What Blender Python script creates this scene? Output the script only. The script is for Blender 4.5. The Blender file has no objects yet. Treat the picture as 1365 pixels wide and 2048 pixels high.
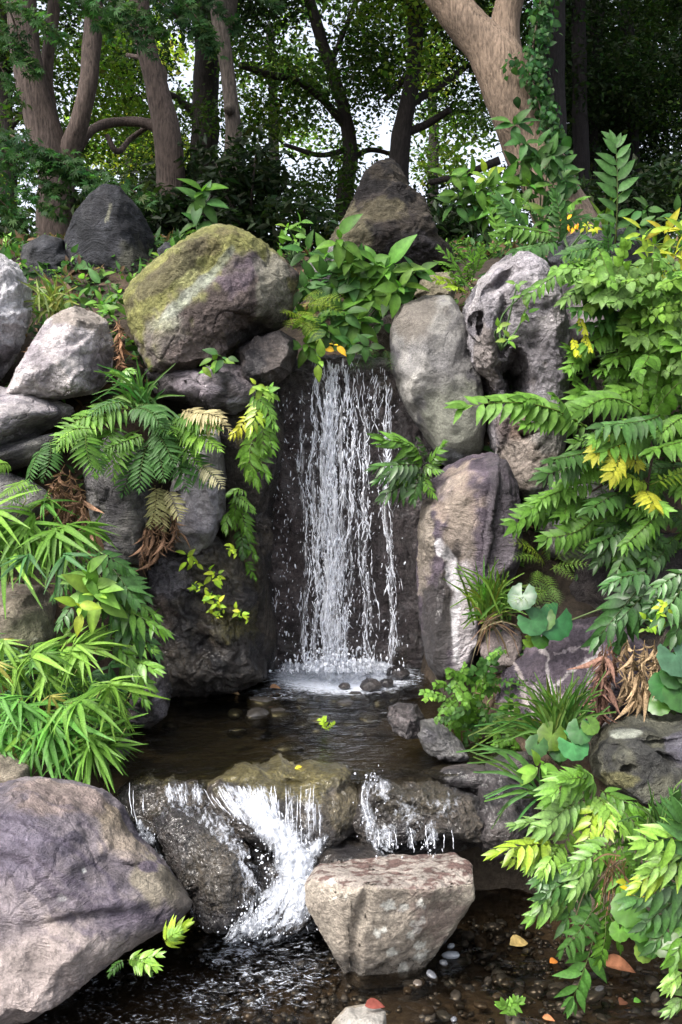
import bpy, bmesh, math, random
import numpy as np
from mathutils import Vector, Matrix

C = bpy.context.scene.collection
SC = bpy.context.scene
rng = np.random.default_rng(7)
random.seed(7)

# ------------------------------------------------------------------ camera, world, sun, exposure
CAM = np.array((0.0, 0.0, 1.70))
PITCH = math.radians(-5.0)
FPX = 1991.0                      # focal length in pixels of the 1365 x 2048 photograph
cam_d = bpy.data.cameras.new('camera')
cam = bpy.data.objects.new('camera', cam_d); C.objects.link(cam)
cam.location = CAM.tolist()
cam.rotation_euler = (math.pi/2 + PITCH, 0, 0)
cam_d.sensor_fit = 'VERTICAL'; cam_d.sensor_height = 36.0; cam_d.sensor_width = 24.0
cam_d.lens = 36.0*FPX/2048.0
cam_d.clip_start = 0.05; cam_d.clip_end = 2000
SC.camera = cam

SUN_TO = np.array((-0.62, -0.50, 1.0)); SUN_TO /= np.linalg.norm(SUN_TO)
SUN_EL = math.asin(SUN_TO[2]); SUN_ROT = math.atan2(SUN_TO[0], SUN_TO[1])
W = bpy.data.worlds.new('World'); SC.world = W; W.use_nodes = True
nt = W.node_tree; nt.nodes.clear()
sky = nt.nodes.new('ShaderNodeTexSky'); sky.sky_type = 'NISHITA'; sky.sun_disc = False
sky.sun_elevation = SUN_EL; sky.sun_rotation = SUN_ROT
sky.air_density = 0.8; sky.dust_density = 6.0; sky.ozone_density = 1.0
bg = nt.nodes.new('ShaderNodeBackground'); bg.inputs[1].default_value = 0.15
wo = nt.nodes.new('ShaderNodeOutputWorld')
hs = nt.nodes.new('ShaderNodeHueSaturation'); hs.inputs['Saturation'].default_value = 0.42; hs.inputs['Value'].default_value = 1.5
nt.links.new(sky.outputs[0], hs.inputs['Color']); nt.links.new(hs.outputs[0], bg.inputs[0]); nt.links.new(bg.outputs[0], wo.inputs[0])
sd = bpy.data.lights.new('sun', 'SUN'); sd.energy = 1.55; sd.angle = math.radians(9); sd.color = (1.0, 0.95, 0.88)
so = bpy.data.objects.new('sun', sd); C.objects.link(so)
so.rotation_euler = Vector(SUN_TO.tolist()).to_track_quat('Z', 'Y').to_euler(); so.location = (-3, -4, 12)
SC.view_settings.view_transform = 'Standard'; SC.view_settings.look = 'None'
SC.view_settings.gamma = 1.0; SC.view_settings.exposure = 1.2
SC.cycles.max_bounces = 8; SC.cycles.transparent_max_bounces = 16
SC.cycles.diffuse_bounces = 3; SC.cycles.glossy_bounces = 3; SC.cycles.transmission_bounces = 4

# ------------------------------------------------------------------ pixel <-> world
_cp, _sp = math.cos(PITCH), math.sin(PITCH)
def P(px, py, Y):
    """the world point seen at a photo pixel that stands at distance Y"""
    u = (px-682.5)/FPX; v = (1024.0-py)/FPX
    d = np.array((u, _cp - v*_sp, _sp + v*_cp))
    return CAM + d*(Y/d[1])
def PZ(px, py, z):
    u = (px-682.5)/FPX; v = (1024.0-py)/FPX
    d = np.array((u, _cp - v*_sp, _sp + v*_cp))
    return CAM + d*((z-CAM[2])/d[2])
def proj(p):
    q = np.asarray(p) - CAM
    f = q[..., 1]*_cp + q[..., 2]*_sp; up = -q[..., 1]*_sp + q[..., 2]*_cp
    return 682.5 + FPX*q[..., 0]/f, 1024.0 - FPX*up/f

# ------------------------------------------------------------------ noise
_perm = np.random.default_rng(11).permutation(256); _perm = np.concatenate([_perm, _perm, _perm])
_grad = np.random.default_rng(12).normal(size=(256, 3)); _grad /= np.linalg.norm(_grad, axis=1)[:, None]
def pn(p):
    p = np.asarray(p, float); i = np.floor(p).astype(int); f = p - i
    u = f*f*f*(f*(f*6-15)+10); i &= 255
    out = 0
    for dx in (0, 1):
        for dy in (0, 1):
            for dz in (0, 1):
                h = _perm[_perm[_perm[i[:, 0]+dx] + i[:, 1]+dy] + i[:, 2]+dz]
                g = _grad[h]
                d = g[:, 0]*(f[:, 0]-dx) + g[:, 1]*(f[:, 1]-dy) + g[:, 2]*(f[:, 2]-dz)
                w = (u[:, 0] if dx else 1-u[:, 0])*(u[:, 1] if dy else 1-u[:, 1])*(u[:, 2] if dz else 1-u[:, 2])
                out = out + w*d
    return out*1.5
def fbm(p, o=4, g=0.5):
    a, s, r = 1.0, 1.0, 0
    for k in range(o):
        r = r + a*pn(p*s + 17.3*k); s *= 2.03; a *= g
    return r
def ridged(p, o=4, g=0.5):
    a, s, r = 1.0, 1.0, 0
    for k in range(o):
        r = r + a*(1-2*np.abs(pn(p*s + 9.1*k))); s *= 2.07; a *= g
    return r*0.6
def sstep(a, b, x):
    t = np.clip((x-a)/(b-a), 0, 1); return t*t*(3-2*t)
def rot(ax, ay, az):
    return np.array(Matrix.Rotation(az, 3, 'Z') @ Matrix.Rotation(ay, 3, 'Y') @ Matrix.Rotation(ax, 3, 'X'))

# ------------------------------------------------------------------ objects and meshes
def tag(o, label=None, cat=None, group=None, kind=None):
    if label: o['label'] = label
    if cat: o['category'] = cat
    if group: o['group'] = group
    if kind: o['kind'] = kind
    return o
def thing(name, label, cat, loc, group=None):
    o = bpy.data.objects.new(name, None); C.objects.link(o); o.empty_display_size = 0.05
    o.location = [float(x) for x in loc]
    return tag(o, label, cat, group)
def link(name, me, parent=None, loc=(0, 0, 0)):
    o = bpy.data.objects.new(name, me); C.objects.link(o); o.location = [float(x) for x in loc]
    if parent: o.parent = parent
    return o
def raw_mesh(name, V, FS, cols=None, mat=None, smooth=True):
    V = np.asarray(V, np.float32)
    me = bpy.data.meshes.new(name)
    FS = [np.asarray(f, np.int32) for f in FS if len(f)]
    me.vertices.add(len(V)); me.vertices.foreach_set('co', V.ravel())
    nl = sum(f.size for f in FS); npoly = sum(len(f) for f in FS)
    me.loops.add(nl); me.polygons.add(npoly)
    me.loops.foreach_set('vertex_index', np.concatenate([f.ravel() for f in FS]))
    st, tot, o = [], [], 0
    for f in FS:
        st.append(o + np.arange(len(f))*f.shape[1]); tot.append(np.full(len(f), f.shape[1])); o += f.size
    me.polygons.foreach_set('loop_start', np.concatenate(st).astype(np.int32))
    me.polygons.foreach_set('loop_total', np.concatenate(tot).astype(np.int32))
    me.polygons.foreach_set('use_smooth', np.full(npoly, smooth))
    me.update(calc_edges=True)
    if cols is not None:
        c = np.ones((len(V), 4), np.float32); cc = np.asarray(cols, np.float32); c[:, :cc.shape[1]] = cc
        a = me.color_attributes.new('Col', 'FLOAT_COLOR', 'POINT'); a.data.foreach_set('color', c.ravel())
    if mat: me.materials.append(mat)
    return me
class MB:
    def __init__(s): s.V = []; s.F = {}; s.C = []; s.n = 0
    def add(s, V, F, col=(1, 1, 1)):
        V = np.asarray(V, float); F = np.asarray(F, int)
        col = np.asarray(col, float)
        if col.ndim == 1: col = np.tile(col[:3], (len(V), 1))
        s.V.append(V); s.C.append(col[:, :3]); s.F.setdefault(F.shape[1], []).append(F + s.n); s.n += len(V)
    def inst(s, T, pos, X, Z, sc, cols):
        """copies of a template T = (V, F, shade) with axes X (length) and Z (normal) at pos"""
        V, F, sh = T; N = len(pos)
        X = X/np.linalg.norm(X, axis=1)[:, None]
        Z = Z - X*np.sum(Z*X, 1)[:, None]; Z /= (np.linalg.norm(Z, axis=1)[:, None] + 1e-9)
        Yv = np.cross(Z, X); sc = np.asarray(sc, float)
        if sc.ndim == 1: sc = sc[:, None]*np.ones((1, 3))
        w = (V[None, :, 0, None]*X[:, None]*sc[:, 0, None, None] + V[None, :, 1, None]*Yv[:, None]*sc[:, 1, None, None]
             + V[None, :, 2, None]*Z[:, None]*sc[:, 2, None, None]) + pos[:, None]
        cc = np.asarray(cols)[:, None, :]*sh[None, :, None]
        f = (F[None] + (np.arange(N)*len(V))[:, None, None]).reshape(-1, F.shape[1])
        s.add(w.reshape(-1, 3), f, cc.reshape(-1, 3))
    def mesh(s, name, mat, org=(0, 0, 0), smooth=True):
        return raw_mesh(name, np.concatenate(s.V) - np.asarray(org), [np.concatenate(v) for v in s.F.values()], np.concatenate(s.C), mat, smooth)
def tube(mb, pts, rad, sides=6, col=(1, 1, 1), wob=0.0, wf=4.0, cap=True):
    pts = np.asarray(pts, float); n = len(pts); rad = np.broadcast_to(np.asarray(rad, float), (n,))
    T = np.gradient(pts, axis=0); T /= np.linalg.norm(T, axis=1)[:, None] + 1e-12
    up = np.array((0.13, 1, 0.07)); A = np.cross(T, up); A /= np.linalg.norm(A, axis=1)[:, None] + 1e-9; B = np.cross(T, A)
    a = np.arange(sides)*2*math.pi/sides
    V = pts[:, None] + rad[:, None, None]*(np.cos(a)[None, :, None]*A[:, None] + np.sin(a)[None, :, None]*B[:, None])
    V = V.reshape(-1, 3)
    if wob:
        ctr = np.repeat(pts, sides, 0); k = 1 + wob*fbm(V*np.array((wf, wf, wf*0.35)), 3)
        V = ctr + (V-ctr)*k[:, None]
    i = np.arange(n-1)[:, None]*sides; j = np.arange(sides)[None]; jn = (j+1) % sides
    F = np.stack([i+j, i+jn, i+sides+jn, i+sides+j], -1).reshape(-1, 4)
    col = np.asarray(col, float)
    if col.ndim == 2 and len(col) == n: col = np.repeat(col, sides, 0)
    mb.add(V, F, col)
    if cap:
        b = mb.n - n*sides
        V2 = np.stack([pts[0], pts[-1]]); k = mb.n
        c0 = col if col.ndim == 1 else col[0]
        mb.add(V2, np.zeros((0, 3), int), c0)
        f = [[b+(q+1) % sides, b+q, k] for q in range(sides)] + [[b+(n-1)*sides+q, b+(n-1)*sides+(q+1) % sides, k+1] for q in range(sides)]
        mb.F.setdefault(3, []).append(np.array(f))
def spline(pts, n):
    """smooth curve through points"""
    pts = np.asarray(pts, float)
    d = np.concatenate([[0], np.cumsum(np.linalg.norm(np.diff(pts, axis=0), axis=1))]); t = np.linspace(0, d[-1], n)
    m = np.gradient(pts, d, axis=0) if len(pts) > 2 else np.tile((pts[1]-pts[0])/d[-1], (2, 1))
    k = np.clip(np.searchsorted(d, t, 'right')-1, 0, len(pts)-2); h = (d[k+1]-d[k])[:, None]; s = (t-d[k])[:, None]/h
    return ((2*s**3-3*s**2+1)*pts[k] + (s**3-2*s**2+s)*h*m[k] + (-2*s**3+3*s**2)*pts[k+1] + (s**3-s**2)*h*m[k+1])

# ------------------------------------------------------------------ materials
def nodes(name):
    m = bpy.data.materials.new(name); m.use_nodes = True; t = m.node_tree; t.nodes.clear()
    return m, t
def N(t, kind, **kw):
    n = t.nodes.new(kind)
    for k, v in kw.items():
        if hasattr(n, k) and k not in ('inputs',): setattr(n, k, v)
        else: n.inputs[k.replace('_', ' ')].default_value = v
    return n
def mathn(t, op, a, b=None, clamp=False):
    n = t.nodes.new('ShaderNodeMath'); n.operation = op; n.use_clamp = clamp
    for i, x in enumerate((a, b)):
        if x is None: continue
        if isinstance(x, (int, float)): n.inputs[i].default_value = x
        else: t.links.new(x, n.inputs[i])
    return n.outputs[0]
def remap(t, x, a, b, c, d, smooth=False):
    n = t.nodes.new('ShaderNodeMapRange'); n.clamp = True
    if smooth: n.interpolation_type = 'SMOOTHSTEP'
    t.links.new(x, n.inputs[0])
    for i, v in enumerate((a, b, c, d)): n.inputs[i+1].default_value = v
    return n.outputs[0]
def scalecol(t, col, fac):
    n = t.nodes.new('ShaderNodeVectorMath'); n.operation = 'SCALE'
    t.links.new(col, n.inputs[0]); t.links.new(fac, n.inputs['Scale']); return n.outputs[0]
def noise(t, vec, sc, det=4, rough=0.55, dist=0.0):
    n = t.nodes.new('ShaderNodeTexNoise'); n.inputs['Scale'].default_value = sc; n.inputs['Detail'].default_value = det
    n.inputs['Roughness'].default_value = rough; n.inputs['Distortion'].default_value = dist
    if vec is not None: t.links.new(vec, n.inputs['Vector'])
    return n.outputs['Fac']
_rm = {}
def rock_mat(strata=(0, 0, 0), ss=(2, 2, 14), st_amt=0.35, fine=45, grain=0.45, bump=0.5, lichen=0.0, pits=0.0):
    key = (strata, ss, st_amt, fine, grain, bump, lichen, pits)
    if key in _rm: return _rm[key]
    m, t = nodes('rock'); L = t.links
    at = N(t, 'ShaderNodeAttribute', attribute_name='Col')
    tc = N(t, 'ShaderNodeTexCoord'); mp = N(t, 'ShaderNodeMapping')
    wn = N(t, 'ShaderNodeTexNoise', Scale=2.6, Detail=3.0); L.new(tc.outputs['Object'], wn.inputs['Vector'])
    wv = N(t, 'ShaderNodeVectorMath', operation='MULTIPLY_ADD'); L.new(wn.outputs['Color'], wv.inputs[0]); wv.inputs[1].default_value = (.34, .34, .34); L.new(tc.outputs['Object'], wv.inputs[2]); L.new(wv.outputs[0], mp.inputs[0])
    mp.inputs['Rotation'].default_value = strata; mp.inputs['Scale'].default_value = ss
    s1 = noise(t, mp.outputs[0], 2.2, 6, 0.62, 0.6)
    f1 = noise(t, tc.outputs['Object'], fine, 8, 0.72)
    f2 = noise(t, tc.outputs['Object'], 9, 6, 0.65, 0.4)
    k = mathn(t, 'MULTIPLY', remap(t, f1, 0.3, 0.7, 1-grain, 1+grain), remap(t, s1, 0.32, 0.68, 1-st_amt*.6, 1+st_amt*.6))
    k = mathn(t, 'MULTIPLY', k, remap(t, f2, 0.3, 0.7, 0.62, 1.34))
    col = scalecol(t, at.outputs['Color'], k)
    if lichen:
        mx = N(t, 'ShaderNodeMix', data_type='RGBA'); lf = noise(t, tc.outputs['Object'], 22, 5, 0.6, 0.3)
        L.new(remap(t, lf, 0.62, 0.68, 0, lichen), mx.inputs[0]); L.new(col, mx.inputs[6]); mx.inputs[7].default_value = (0.42, 0.42, 0.36, 1); col = mx.outputs[2]
    h = mathn(t, 'ADD', mathn(t, 'MULTIPLY', s1, 1.2), mathn(t, 'MULTIPLY', f1, 0.7))
    h = mathn(t, 'ADD', h, mathn(t, 'MULTIPLY', f2, 1.0))
    if pits:
        v = N(t, 'ShaderNodeTexVoronoi', Scale=26.0); L.new(tc.outputs['Object'], v.inputs['Vector'])
        h = mathn(t, 'ADD', h, mathn(t, 'MULTIPLY', remap(t, v.outputs['Distance'], 0.0, 0.45, -1, 0), pits))
    f3 = noise(t, mp.outputs[0], 11, 5, 0.6, 0.5); h = mathn(t, 'ADD', h, mathn(t, 'MULTIPLY', f3, 0.7))
    cv = N(t, 'ShaderNodeTexVoronoi', Scale=3.6, feature='DISTANCE_TO_EDGE'); L.new(wv.outputs[0], cv.inputs['Vector']); ck = mathn(t, 'MULTIPLY', remap(t, cv.outputs['Distance'], 0.0, 0.028, 1, 0), remap(t, f2, .5, .66, 0, 1)); h = mathn(t, 'SUBTRACT', h, mathn(t, 'MULTIPLY', ck, 0.45)); col = scalecol(t, col, remap(t, ck, 0, 1, 1, .8))
    sp_ = noise(t, tc.outputs['Object'], 150, 4, 0.7); col = scalecol(t, col, remap(t, sp_, .3, .7, .72, 1.28)); h = mathn(t, 'ADD', h, mathn(t, 'MULTIPLY', sp_, .25))
    b = N(t, 'ShaderNodeBump', Strength=min(1, bump*1.5), Distance=0.04); L.new(h, b.inputs['Height'])
    p = N(t, 'ShaderNodeBsdfPrincipled'); o = N(t, 'ShaderNodeOutputMaterial')
    L.new(col, p.inputs['Base Color']); L.new(b.outputs[0], p.inputs['Normal'])
    L.new(remap(t, at.outputs['Alpha'], 0, 1, 0.88, 0.14), p.inputs['Roughness'])
    L.new(remap(t, at.outputs['Alpha'], 0, 1, 0.25, 0.6), p.inputs['Specular IOR Level'])
    L.new(at.outputs['Alpha'], p.inputs['Coat Weight']); p.inputs['Coat Roughness'].default_value = .07; p.inputs['Coat IOR'].default_value = 1.36
    b2 = N(t, 'ShaderNodeBump', Strength=.55, Distance=.02); L.new(mathn(t, 'ADD', f2, mathn(t, 'MULTIPLY', noise(t, tc.outputs['Object'], 48, 3, .6), .55)), b2.inputs['Height']); L.new(b2.outputs[0], p.inputs['Coat Normal'])
    L.new(p.outputs[0], o.inputs[0]); _rm[key] = m
    return m
def leaf_mat(name, rough=0.45, trans=0.35, spec=0.4, var=0.25):
    m, t = nodes(name); L = t.links
    at = N(t, 'ShaderNodeAttribute', attribute_name='Col'); tc = N(t, 'ShaderNodeTexCoord')
    f = noise(t, tc.outputs['Object'], 30, 4, 0.6); col = scalecol(t, at.outputs['Color'], remap(t, f, 0.3, 0.7, 1-var, 1+var))
    p = N(t, 'ShaderNodeBsdfPrincipled', Roughness=rough); p.inputs['Specular IOR Level'].default_value = spec
    L.new(col, p.inputs['Base Color'])
    tr = N(t, 'ShaderNodeBsdfTranslucent'); g = N(t, 'ShaderNodeVectorMath', operation='MULTIPLY'); L.new(col, g.inputs[0]); g.inputs[1].default_value = (1.25, 1.45, 0.8)
    L.new(g.outputs[0], tr.inputs[0])
    mx = N(t, 'ShaderNodeMixShader'); mx.inputs[0].default_value = trans
    o = N(t, 'ShaderNodeOutputMaterial'); L.new(p.outputs[0], mx.inputs[1]); L.new(tr.outputs[0], mx.inputs[2]); L.new(mx.outputs[0], o.inputs[0])
    return m
M_LEAF = leaf_mat('leaf', .5, .36, .22, .32); M_GLOSSY = leaf_mat('glossy_leaf', 0.34, 0.25, 0.34, .32); M_DRY = leaf_mat('dry_leaf', 0.85, 0.15, 0.1, .5); M_CROWN = leaf_mat('crown_leaf', 0.55, 0.5, 0.18, 0.1)
def simple_mat(name, rough=0.8, sc=30, amt=0.3, bump=0.3, stretch=(1, 1, 1), spec=0.3):
    m, t = nodes(name); L = t.links
    at = N(t, 'ShaderNodeAttribute', attribute_name='Col'); tc = N(t, 'ShaderNodeTexCoord'); mp = N(t, 'ShaderNodeMapping'); L.new(tc.outputs['Object'], mp.inputs[0]); mp.inputs['Scale'].default_value = stretch
    f = noise(t, mp.outputs[0], sc, 7, 0.68, 0.3); f2 = noise(t, tc.outputs['Object'], 3.0, 5, 0.6)
    col = scalecol(t, at.outputs['Color'], mathn(t, 'MULTIPLY', remap(t, f, 0.3, 0.7, 1-amt, 1+amt), remap(t, f2, 0.3, 0.7, 0.75, 1.25)))
    b = N(t, 'ShaderNodeBump', Strength=bump, Distance=0.02); L.new(f, b.inputs['Height'])
    p = N(t, 'ShaderNodeBsdfPrincipled', Roughness=rough); p.inputs['Specular IOR Level'].default_value = spec
    o = N(t, 'ShaderNodeOutputMaterial'); L.new(col, p.inputs['Base Color']); L.new(b.outputs[0], p.inputs['Normal']); L.new(p.outputs[0], o.inputs[0])
    return m
M_BARK = simple_mat('bark', 0.9, 62, 0.7, 1.0, (1, 1, 0.22)); M_STEM = simple_mat('stem', 0.7, 60, 0.2, 0.2); M_SOIL = simple_mat('soil', 0.95, 40, 0.5, 0.8); M_PEB = simple_mat('pebble', 0.25, 50, 0.25, 0.1, spec=0.6)
# ------------------------------------------------------------------ terrain
def H(x, Y):
    x = np.asarray(x, float); Y = np.asarray(Y, float)
    bed = np.interp(Y, [0, 3.5, 3.66, 5.25, 5.45, 6, 7, 12, 40, 600], [-.09, -.09, .33, .34, 1.9, 2.35, 2.85, 2.9, 2.9, 2.9])
    bank = np.interp(Y, [0, 2.4, 3.2, 3.8, 4.4, 4.8, 5.2, 5.8, 7, 12, 600], [-.06, -.04, .20, .48, .95, 1.55, 2.2, 2.62, 2.9, 2.95, 2.95])
    le = np.interp(Y, [0, 2.5, 3.2, 4, 5, 6], [-1.3, -1.0, -.8, -.85, -.6, -.4]); re = np.interp(Y, [0, 2.6, 3.0, 3.3, 3.6, 4, 5, 6], [1.5, 1.3, 1.05, .75, .5, .45, .35, .4])
    bank = np.where(x < -.5, np.interp(Y+.18, [0, 2.4, 3.2, 3.8, 4.4, 4.8, 5.2, 5.8, 7, 12, 600], [-.06, -.04, .20, .5, 1.05, 1.65, 2.25, 2.62, 2.9, 2.95, 2.95]), bank)
    m = np.maximum(sstep(0, .35, le-x), sstep(0, .35, x-re))
    return bed*(1-m) + bank*m
xs = np.concatenate([np.linspace(-600, -12, 14), np.linspace(-10, -2.6, 20), np.linspace(-2.5, 2.5, 130), np.linspace(2.6, 10, 20), np.linspace(12, 600, 14)])
ys = np.concatenate([np.linspace(-300, -2, 10), np.linspace(0, 6.5, 190), np.linspace(6.7, 20, 50), np.linspace(22, 900, 22)])
X, Yg = np.meshgrid(xs, ys); Z = H(X, np.maximum(Yg, 0))
V = np.stack([X, Yg, Z], -1).reshape(-1, 3)
near = (np.abs(V[:, 0]) < 12) & (V[:, 1] < 22) & (V[:, 1] > -1)
V[near, 2] += .035*fbm(V[near]*3.0, 4)
i = np.arange(len(ys)-1)[:, None]*len(xs) + np.arange(len(xs)-1)[None]
F = np.stack([i, i+1, i+1+len(xs), i+len(xs)], -1).reshape(-1, 4)
n1 = fbm(V*2.3, 4); bedm = (V[:, 2] < .36) & (V[:, 1] < 5.4) & (np.abs(V[:, 0]) < 1.2)
c = np.where((n1 > 0.1)[:, None], (.05, .034, .022), (.028, .021, .015)); c[bedm] = (.055, .043, .031)
g = link('ground', raw_mesh('ground', V, [F], c, M_SOIL)); tag(g, kind='structure')

# ------------------------------------------------------------------ rocks
_ico = {}
def ico(n):
    if n not in _ico:
        b = bmesh.new(); bmesh.ops.create_icosphere(b, subdivisions=n, radius=1.0)
        V = np.array([v.co[:] for v in b.verts]); F = np.array([[v.index for v in f.verts] for f in b.faces]); b.free(); _ico[n] = (V, F)
    return _ico[n]
def vnorm(V, F):
    n = np.zeros_like(V); fn = np.cross(V[F[:, 1]]-V[F[:, 0]], V[F[:, 2]]-V[F[:, 0]])
    for k in range(3): np.add.at(n, F[:, k], fn)
    return n/(np.linalg.norm(n, axis=1)[:, None]+1e-12)
def polydist(px, py, pts):
    d = np.full(len(px), 1e9)
    for (ax, ay), (bx, by) in zip(pts[:-1], pts[1:]):
        vx, vy = bx-ax, by-ay; t = np.clip(((px-ax)*vx + (py-ay)*vy)/(vx*vx+vy*vy+1e-9), 0, 1)
        d = np.minimum(d, np.hypot(px-ax-t*vx, py-ay-t*vy))
    return d
PAL = dict(
    purple=[(.20, .175, .20), (.27, .235, .245), (.13, .115, .145)],
    pale=[(.46, .425, .43), (.56, .52, .51), (.34, .31, .33)],
    white=[(.56, .55, .57), (.66, .65, .66), (.42, .41, .43)],
    palegrey=[(.25, .235, .25), (.32, .30, .31), (.17, .16, .18)],
    grey=[(.20, .195, .185), (.27, .26, .24), (.13, .125, .13)],
    slate=[(.045, .047, .055), (.065, .065, .07), (.028, .03, .035)],
    brown=[(.068, .056, .05), (.11, .092, .07), (.034, .03, .029)],
    mossy=[(.215, .215, .075), (.30, .305, .135), (.15, .135, .06)],
    dark=[(.06, .052, .054), (.095, .08, .075), (.034, .03, .033)],
    wet=[(.042, .035, .031), (.074, .06, .046), (.022, .019, .021)],
    olive=[(.11, .11, .082), (.16, .155, .105), (.06, .06, .055)],
    tan=[(.24, .205, .16), (.30, .26, .20), (.15, .125, .10)],
    violet=[(.105, .085, .105), (.155, .125, .15), (.06, .05, .065)],
    rose=[(.30, .25, .245), (.38, .32, .30), (.20, .165, .175)])
def rock(name, label, out, Y, df=.25, db=None, lean=.15, box=.8, sub=5, amp=.022, fr=5.0, ram=.5, planes=8, seed=1, st=None, st_amp=.0, st_f=14,
         dents=(), pal='grey', patches=(), lines=(), moss=None, wet=0.0, mat=None, smooth_r=3, cat=None, warp=.5, group=None, clump=None):
    D, F = ico(sub); D = D.copy(); r_ = np.random.default_rng(seed)
    out = np.array(out, float); ctr = (out.min(0)+out.max(0))/2
    # area centroid
    a, b = out, np.roll(out, -1, 0); cr = a[:, 0]*b[:, 1]-b[:, 0]*a[:, 1]; ctr = np.array((((a[:, 0]+b[:, 0])*cr).sum(), ((a[:, 1]+b[:, 1])*cr).sum()))/(3*cr.sum())
    W3 = np.array([P(q[0], q[1], Y) for q in out]); C0 = P(ctr[0], ctr[1], Y); w2 = W3[:, [0, 2]]-C0[[0, 2]]
    K = 360; th = np.arange(K)*2*math.pi/K; r = np.full(K, 1e-3)
    for p, q in zip(w2, np.roll(w2, -1, 0)):
        e = q-p; den = np.cos(th)*e[1]-np.sin(th)*e[0]; den = np.where(np.abs(den) < 1e-9, 1e-9, den)
        t = (p[0]*e[1]-p[1]*e[0])/den; s = (p[0]*np.sin(th)-p[1]*np.cos(th))/den
        r = np.where((s >= -1e-6) & (s <= 1+1e-6) & (t > r), t, r)
    if smooth_r: r = np.mean([np.roll(r, k) for k in range(-smooth_r, smooth_r+1)], axis=0)
    # facets, in the unit ball
    for k in range(planes):
        n = r_.normal(size=3)*(1, .5, 1); n[1] = -abs(n[1])-.75; n /= np.linalg.norm(n); h = r_.uniform(.62, .86)
        D -= np.maximum(0, D@n-h)[:, None]*n*.85
    L = np.linalg.norm(D, axis=1); U = D/L[:, None]
    sn = np.hypot(U[:, 0], U[:, 2]); the = np.arctan2(U[:, 2], U[:, 0]) % (2*math.pi)
    rr = np.interp(the, np.append(th, 2*math.pi), np.append(r, r[0]))
    ss = np.maximum(sn, 1e-6)**box*L**.5; cc = np.sign(-U[:, 1])*np.abs(U[:, 1])**box*L
    db = df if db is None else db
    V = np.stack([rr*np.cos(the)*ss, -np.where(cc > 0, df, db)*cc, rr*np.sin(the)*ss], -1)
    V[:, 1] += lean*V[:, 2]
    V += C0
    # dents and bumps at places seen on the face
    px, py = proj(V); front = U[:, 1] < .2
    for d in dents:
        dx, dy, rx, ry, dep = d[:5]; pw = d[5] if len(d) > 5 else 2; ang = d[6] if len(d) > 6 else 0
        ca, sa = math.cos(ang), math.sin(ang); ax = (px-dx)*ca+(py-dy)*sa; ay = -(px-dx)*sa+(py-dy)*ca
        q = np.hypot(ax/rx, ay/ry) + .25*fbm(V*11+seed, 3); V[:, 1] += np.where(front, dep*np.exp(-np.maximum(q, 0)**pw), 0)
    n = vnorm(V, F); sv = V*fr + seed*7.7
    d = amp*(1-ram)*fbm(sv, 5) + amp*ram*(ridged(sv*.8+3, 4)-.3) + amp*.30*fbm(sv*5, 4)
    d = d + amp*1.5*fbm(V*2.3+seed*3.1, 3)
    cr = np.abs(fbm(V*3.3+seed*1.9, 3)); d = d - amp*.45*np.exp(-(cr/.02)**2)*sstep(.0, .3, fbm(V*2.1+seed, 2))
    if st is not None and st_amp:
        R = rot(*st); q = (V-C0)@R.T; q = q + warp*.12*np.stack([fbm(V*3+s_+seed, 3) for s_ in (0, 31, 57)], -1)
        rd = ridged(q*np.array((1.2, 1.2, st_f))+seed, 3); d = d + st_amp*rd; band = sstep(.25, .85, rd)*.34
    else: band = 0*d
    V = V + n*d[:, None]
    # keep the outline the stone has in the photograph
    q0 = out-ctr; Kp = 120; tb = (np.arange(Kp)+.5)*2*math.pi/Kp; rp = np.zeros(Kp)
    for a_, b_ in zip(q0, np.roll(q0, -1, 0)):
        e = b_-a_; den = np.cos(tb)*e[1]-np.sin(tb)*e[0]; den = np.where(np.abs(den) < 1e-9, 1e-9, den); t_ = (a_[0]*e[1]-a_[1]*e[0])/den; s_ = (a_[0]*np.sin(tb)-a_[1]*np.cos(tb))/den
        rp = np.where((s_ >= -1e-6) & (s_ <= 1+1e-6) & (t_ > rp), t_, rp)
    for _ in range(4):
        px, py = proj(V); ang = np.arctan2(py-ctr[1], px-ctr[0]) % (2*math.pi); rad = np.hypot(px-ctr[0], py-ctr[1]); bi = np.minimum((ang/(2*math.pi)*Kp).astype(int), Kp-1)
        mx = np.zeros(Kp); np.maximum.at(mx, bi, rad); ra = np.clip(rp/np.maximum(mx, 1), .6, 1.6); ra = (np.roll(ra, 1)+2*ra+np.roll(ra, -1))/4
        k_ = np.interp(ang, np.concatenate([[tb[-1]-2*math.pi], tb, [tb[0]+2*math.pi]]), np.concatenate([[ra[-1]], ra, [ra[0]]])); k_ = 1+(k_-1)*sstep(.35, .85, rad/np.maximum(mx[bi], 1)) if False else k_
        Cv = P(ctr[0], ctr[1], 1.0)-CAM; Yv_ = V[:, 1]; cx_ = CAM[None]+Cv[None]*(Yv_/Cv[1])[:, None]
        V[:, 0] = cx_[:, 0]+(V[:, 0]-cx_[:, 0])*k_; V[:, 2] = cx_[:, 2]+(V[:, 2]-cx_[:, 2])*k_
    # colour of the stone, plus shade and sheen that some patches paint in
    pc = np.array(PAL[pal])*(1.05 if pal in ('pale', 'white', 'palegrey') else .86); m1 = sstep(-.15, .45, fbm(V*3.1+seed, 4))[:, None]; m2 = sstep(.0, .45, fbm(V*6.3+seed+50, 4))[:, None]
    col = pc[0]*(1-m1)+pc[1]*m1; col = col*(1-m2)+pc[2]*m2
    col = col*(1-band[:, None]*np.array((1, 1, .9)))
    al = np.full(len(V), float(wet)); px, py = proj(V); n = vnorm(V, F); nz = fbm(V*13+seed, 4); nz2 = fbm(V*4+seed+9, 3)
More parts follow.
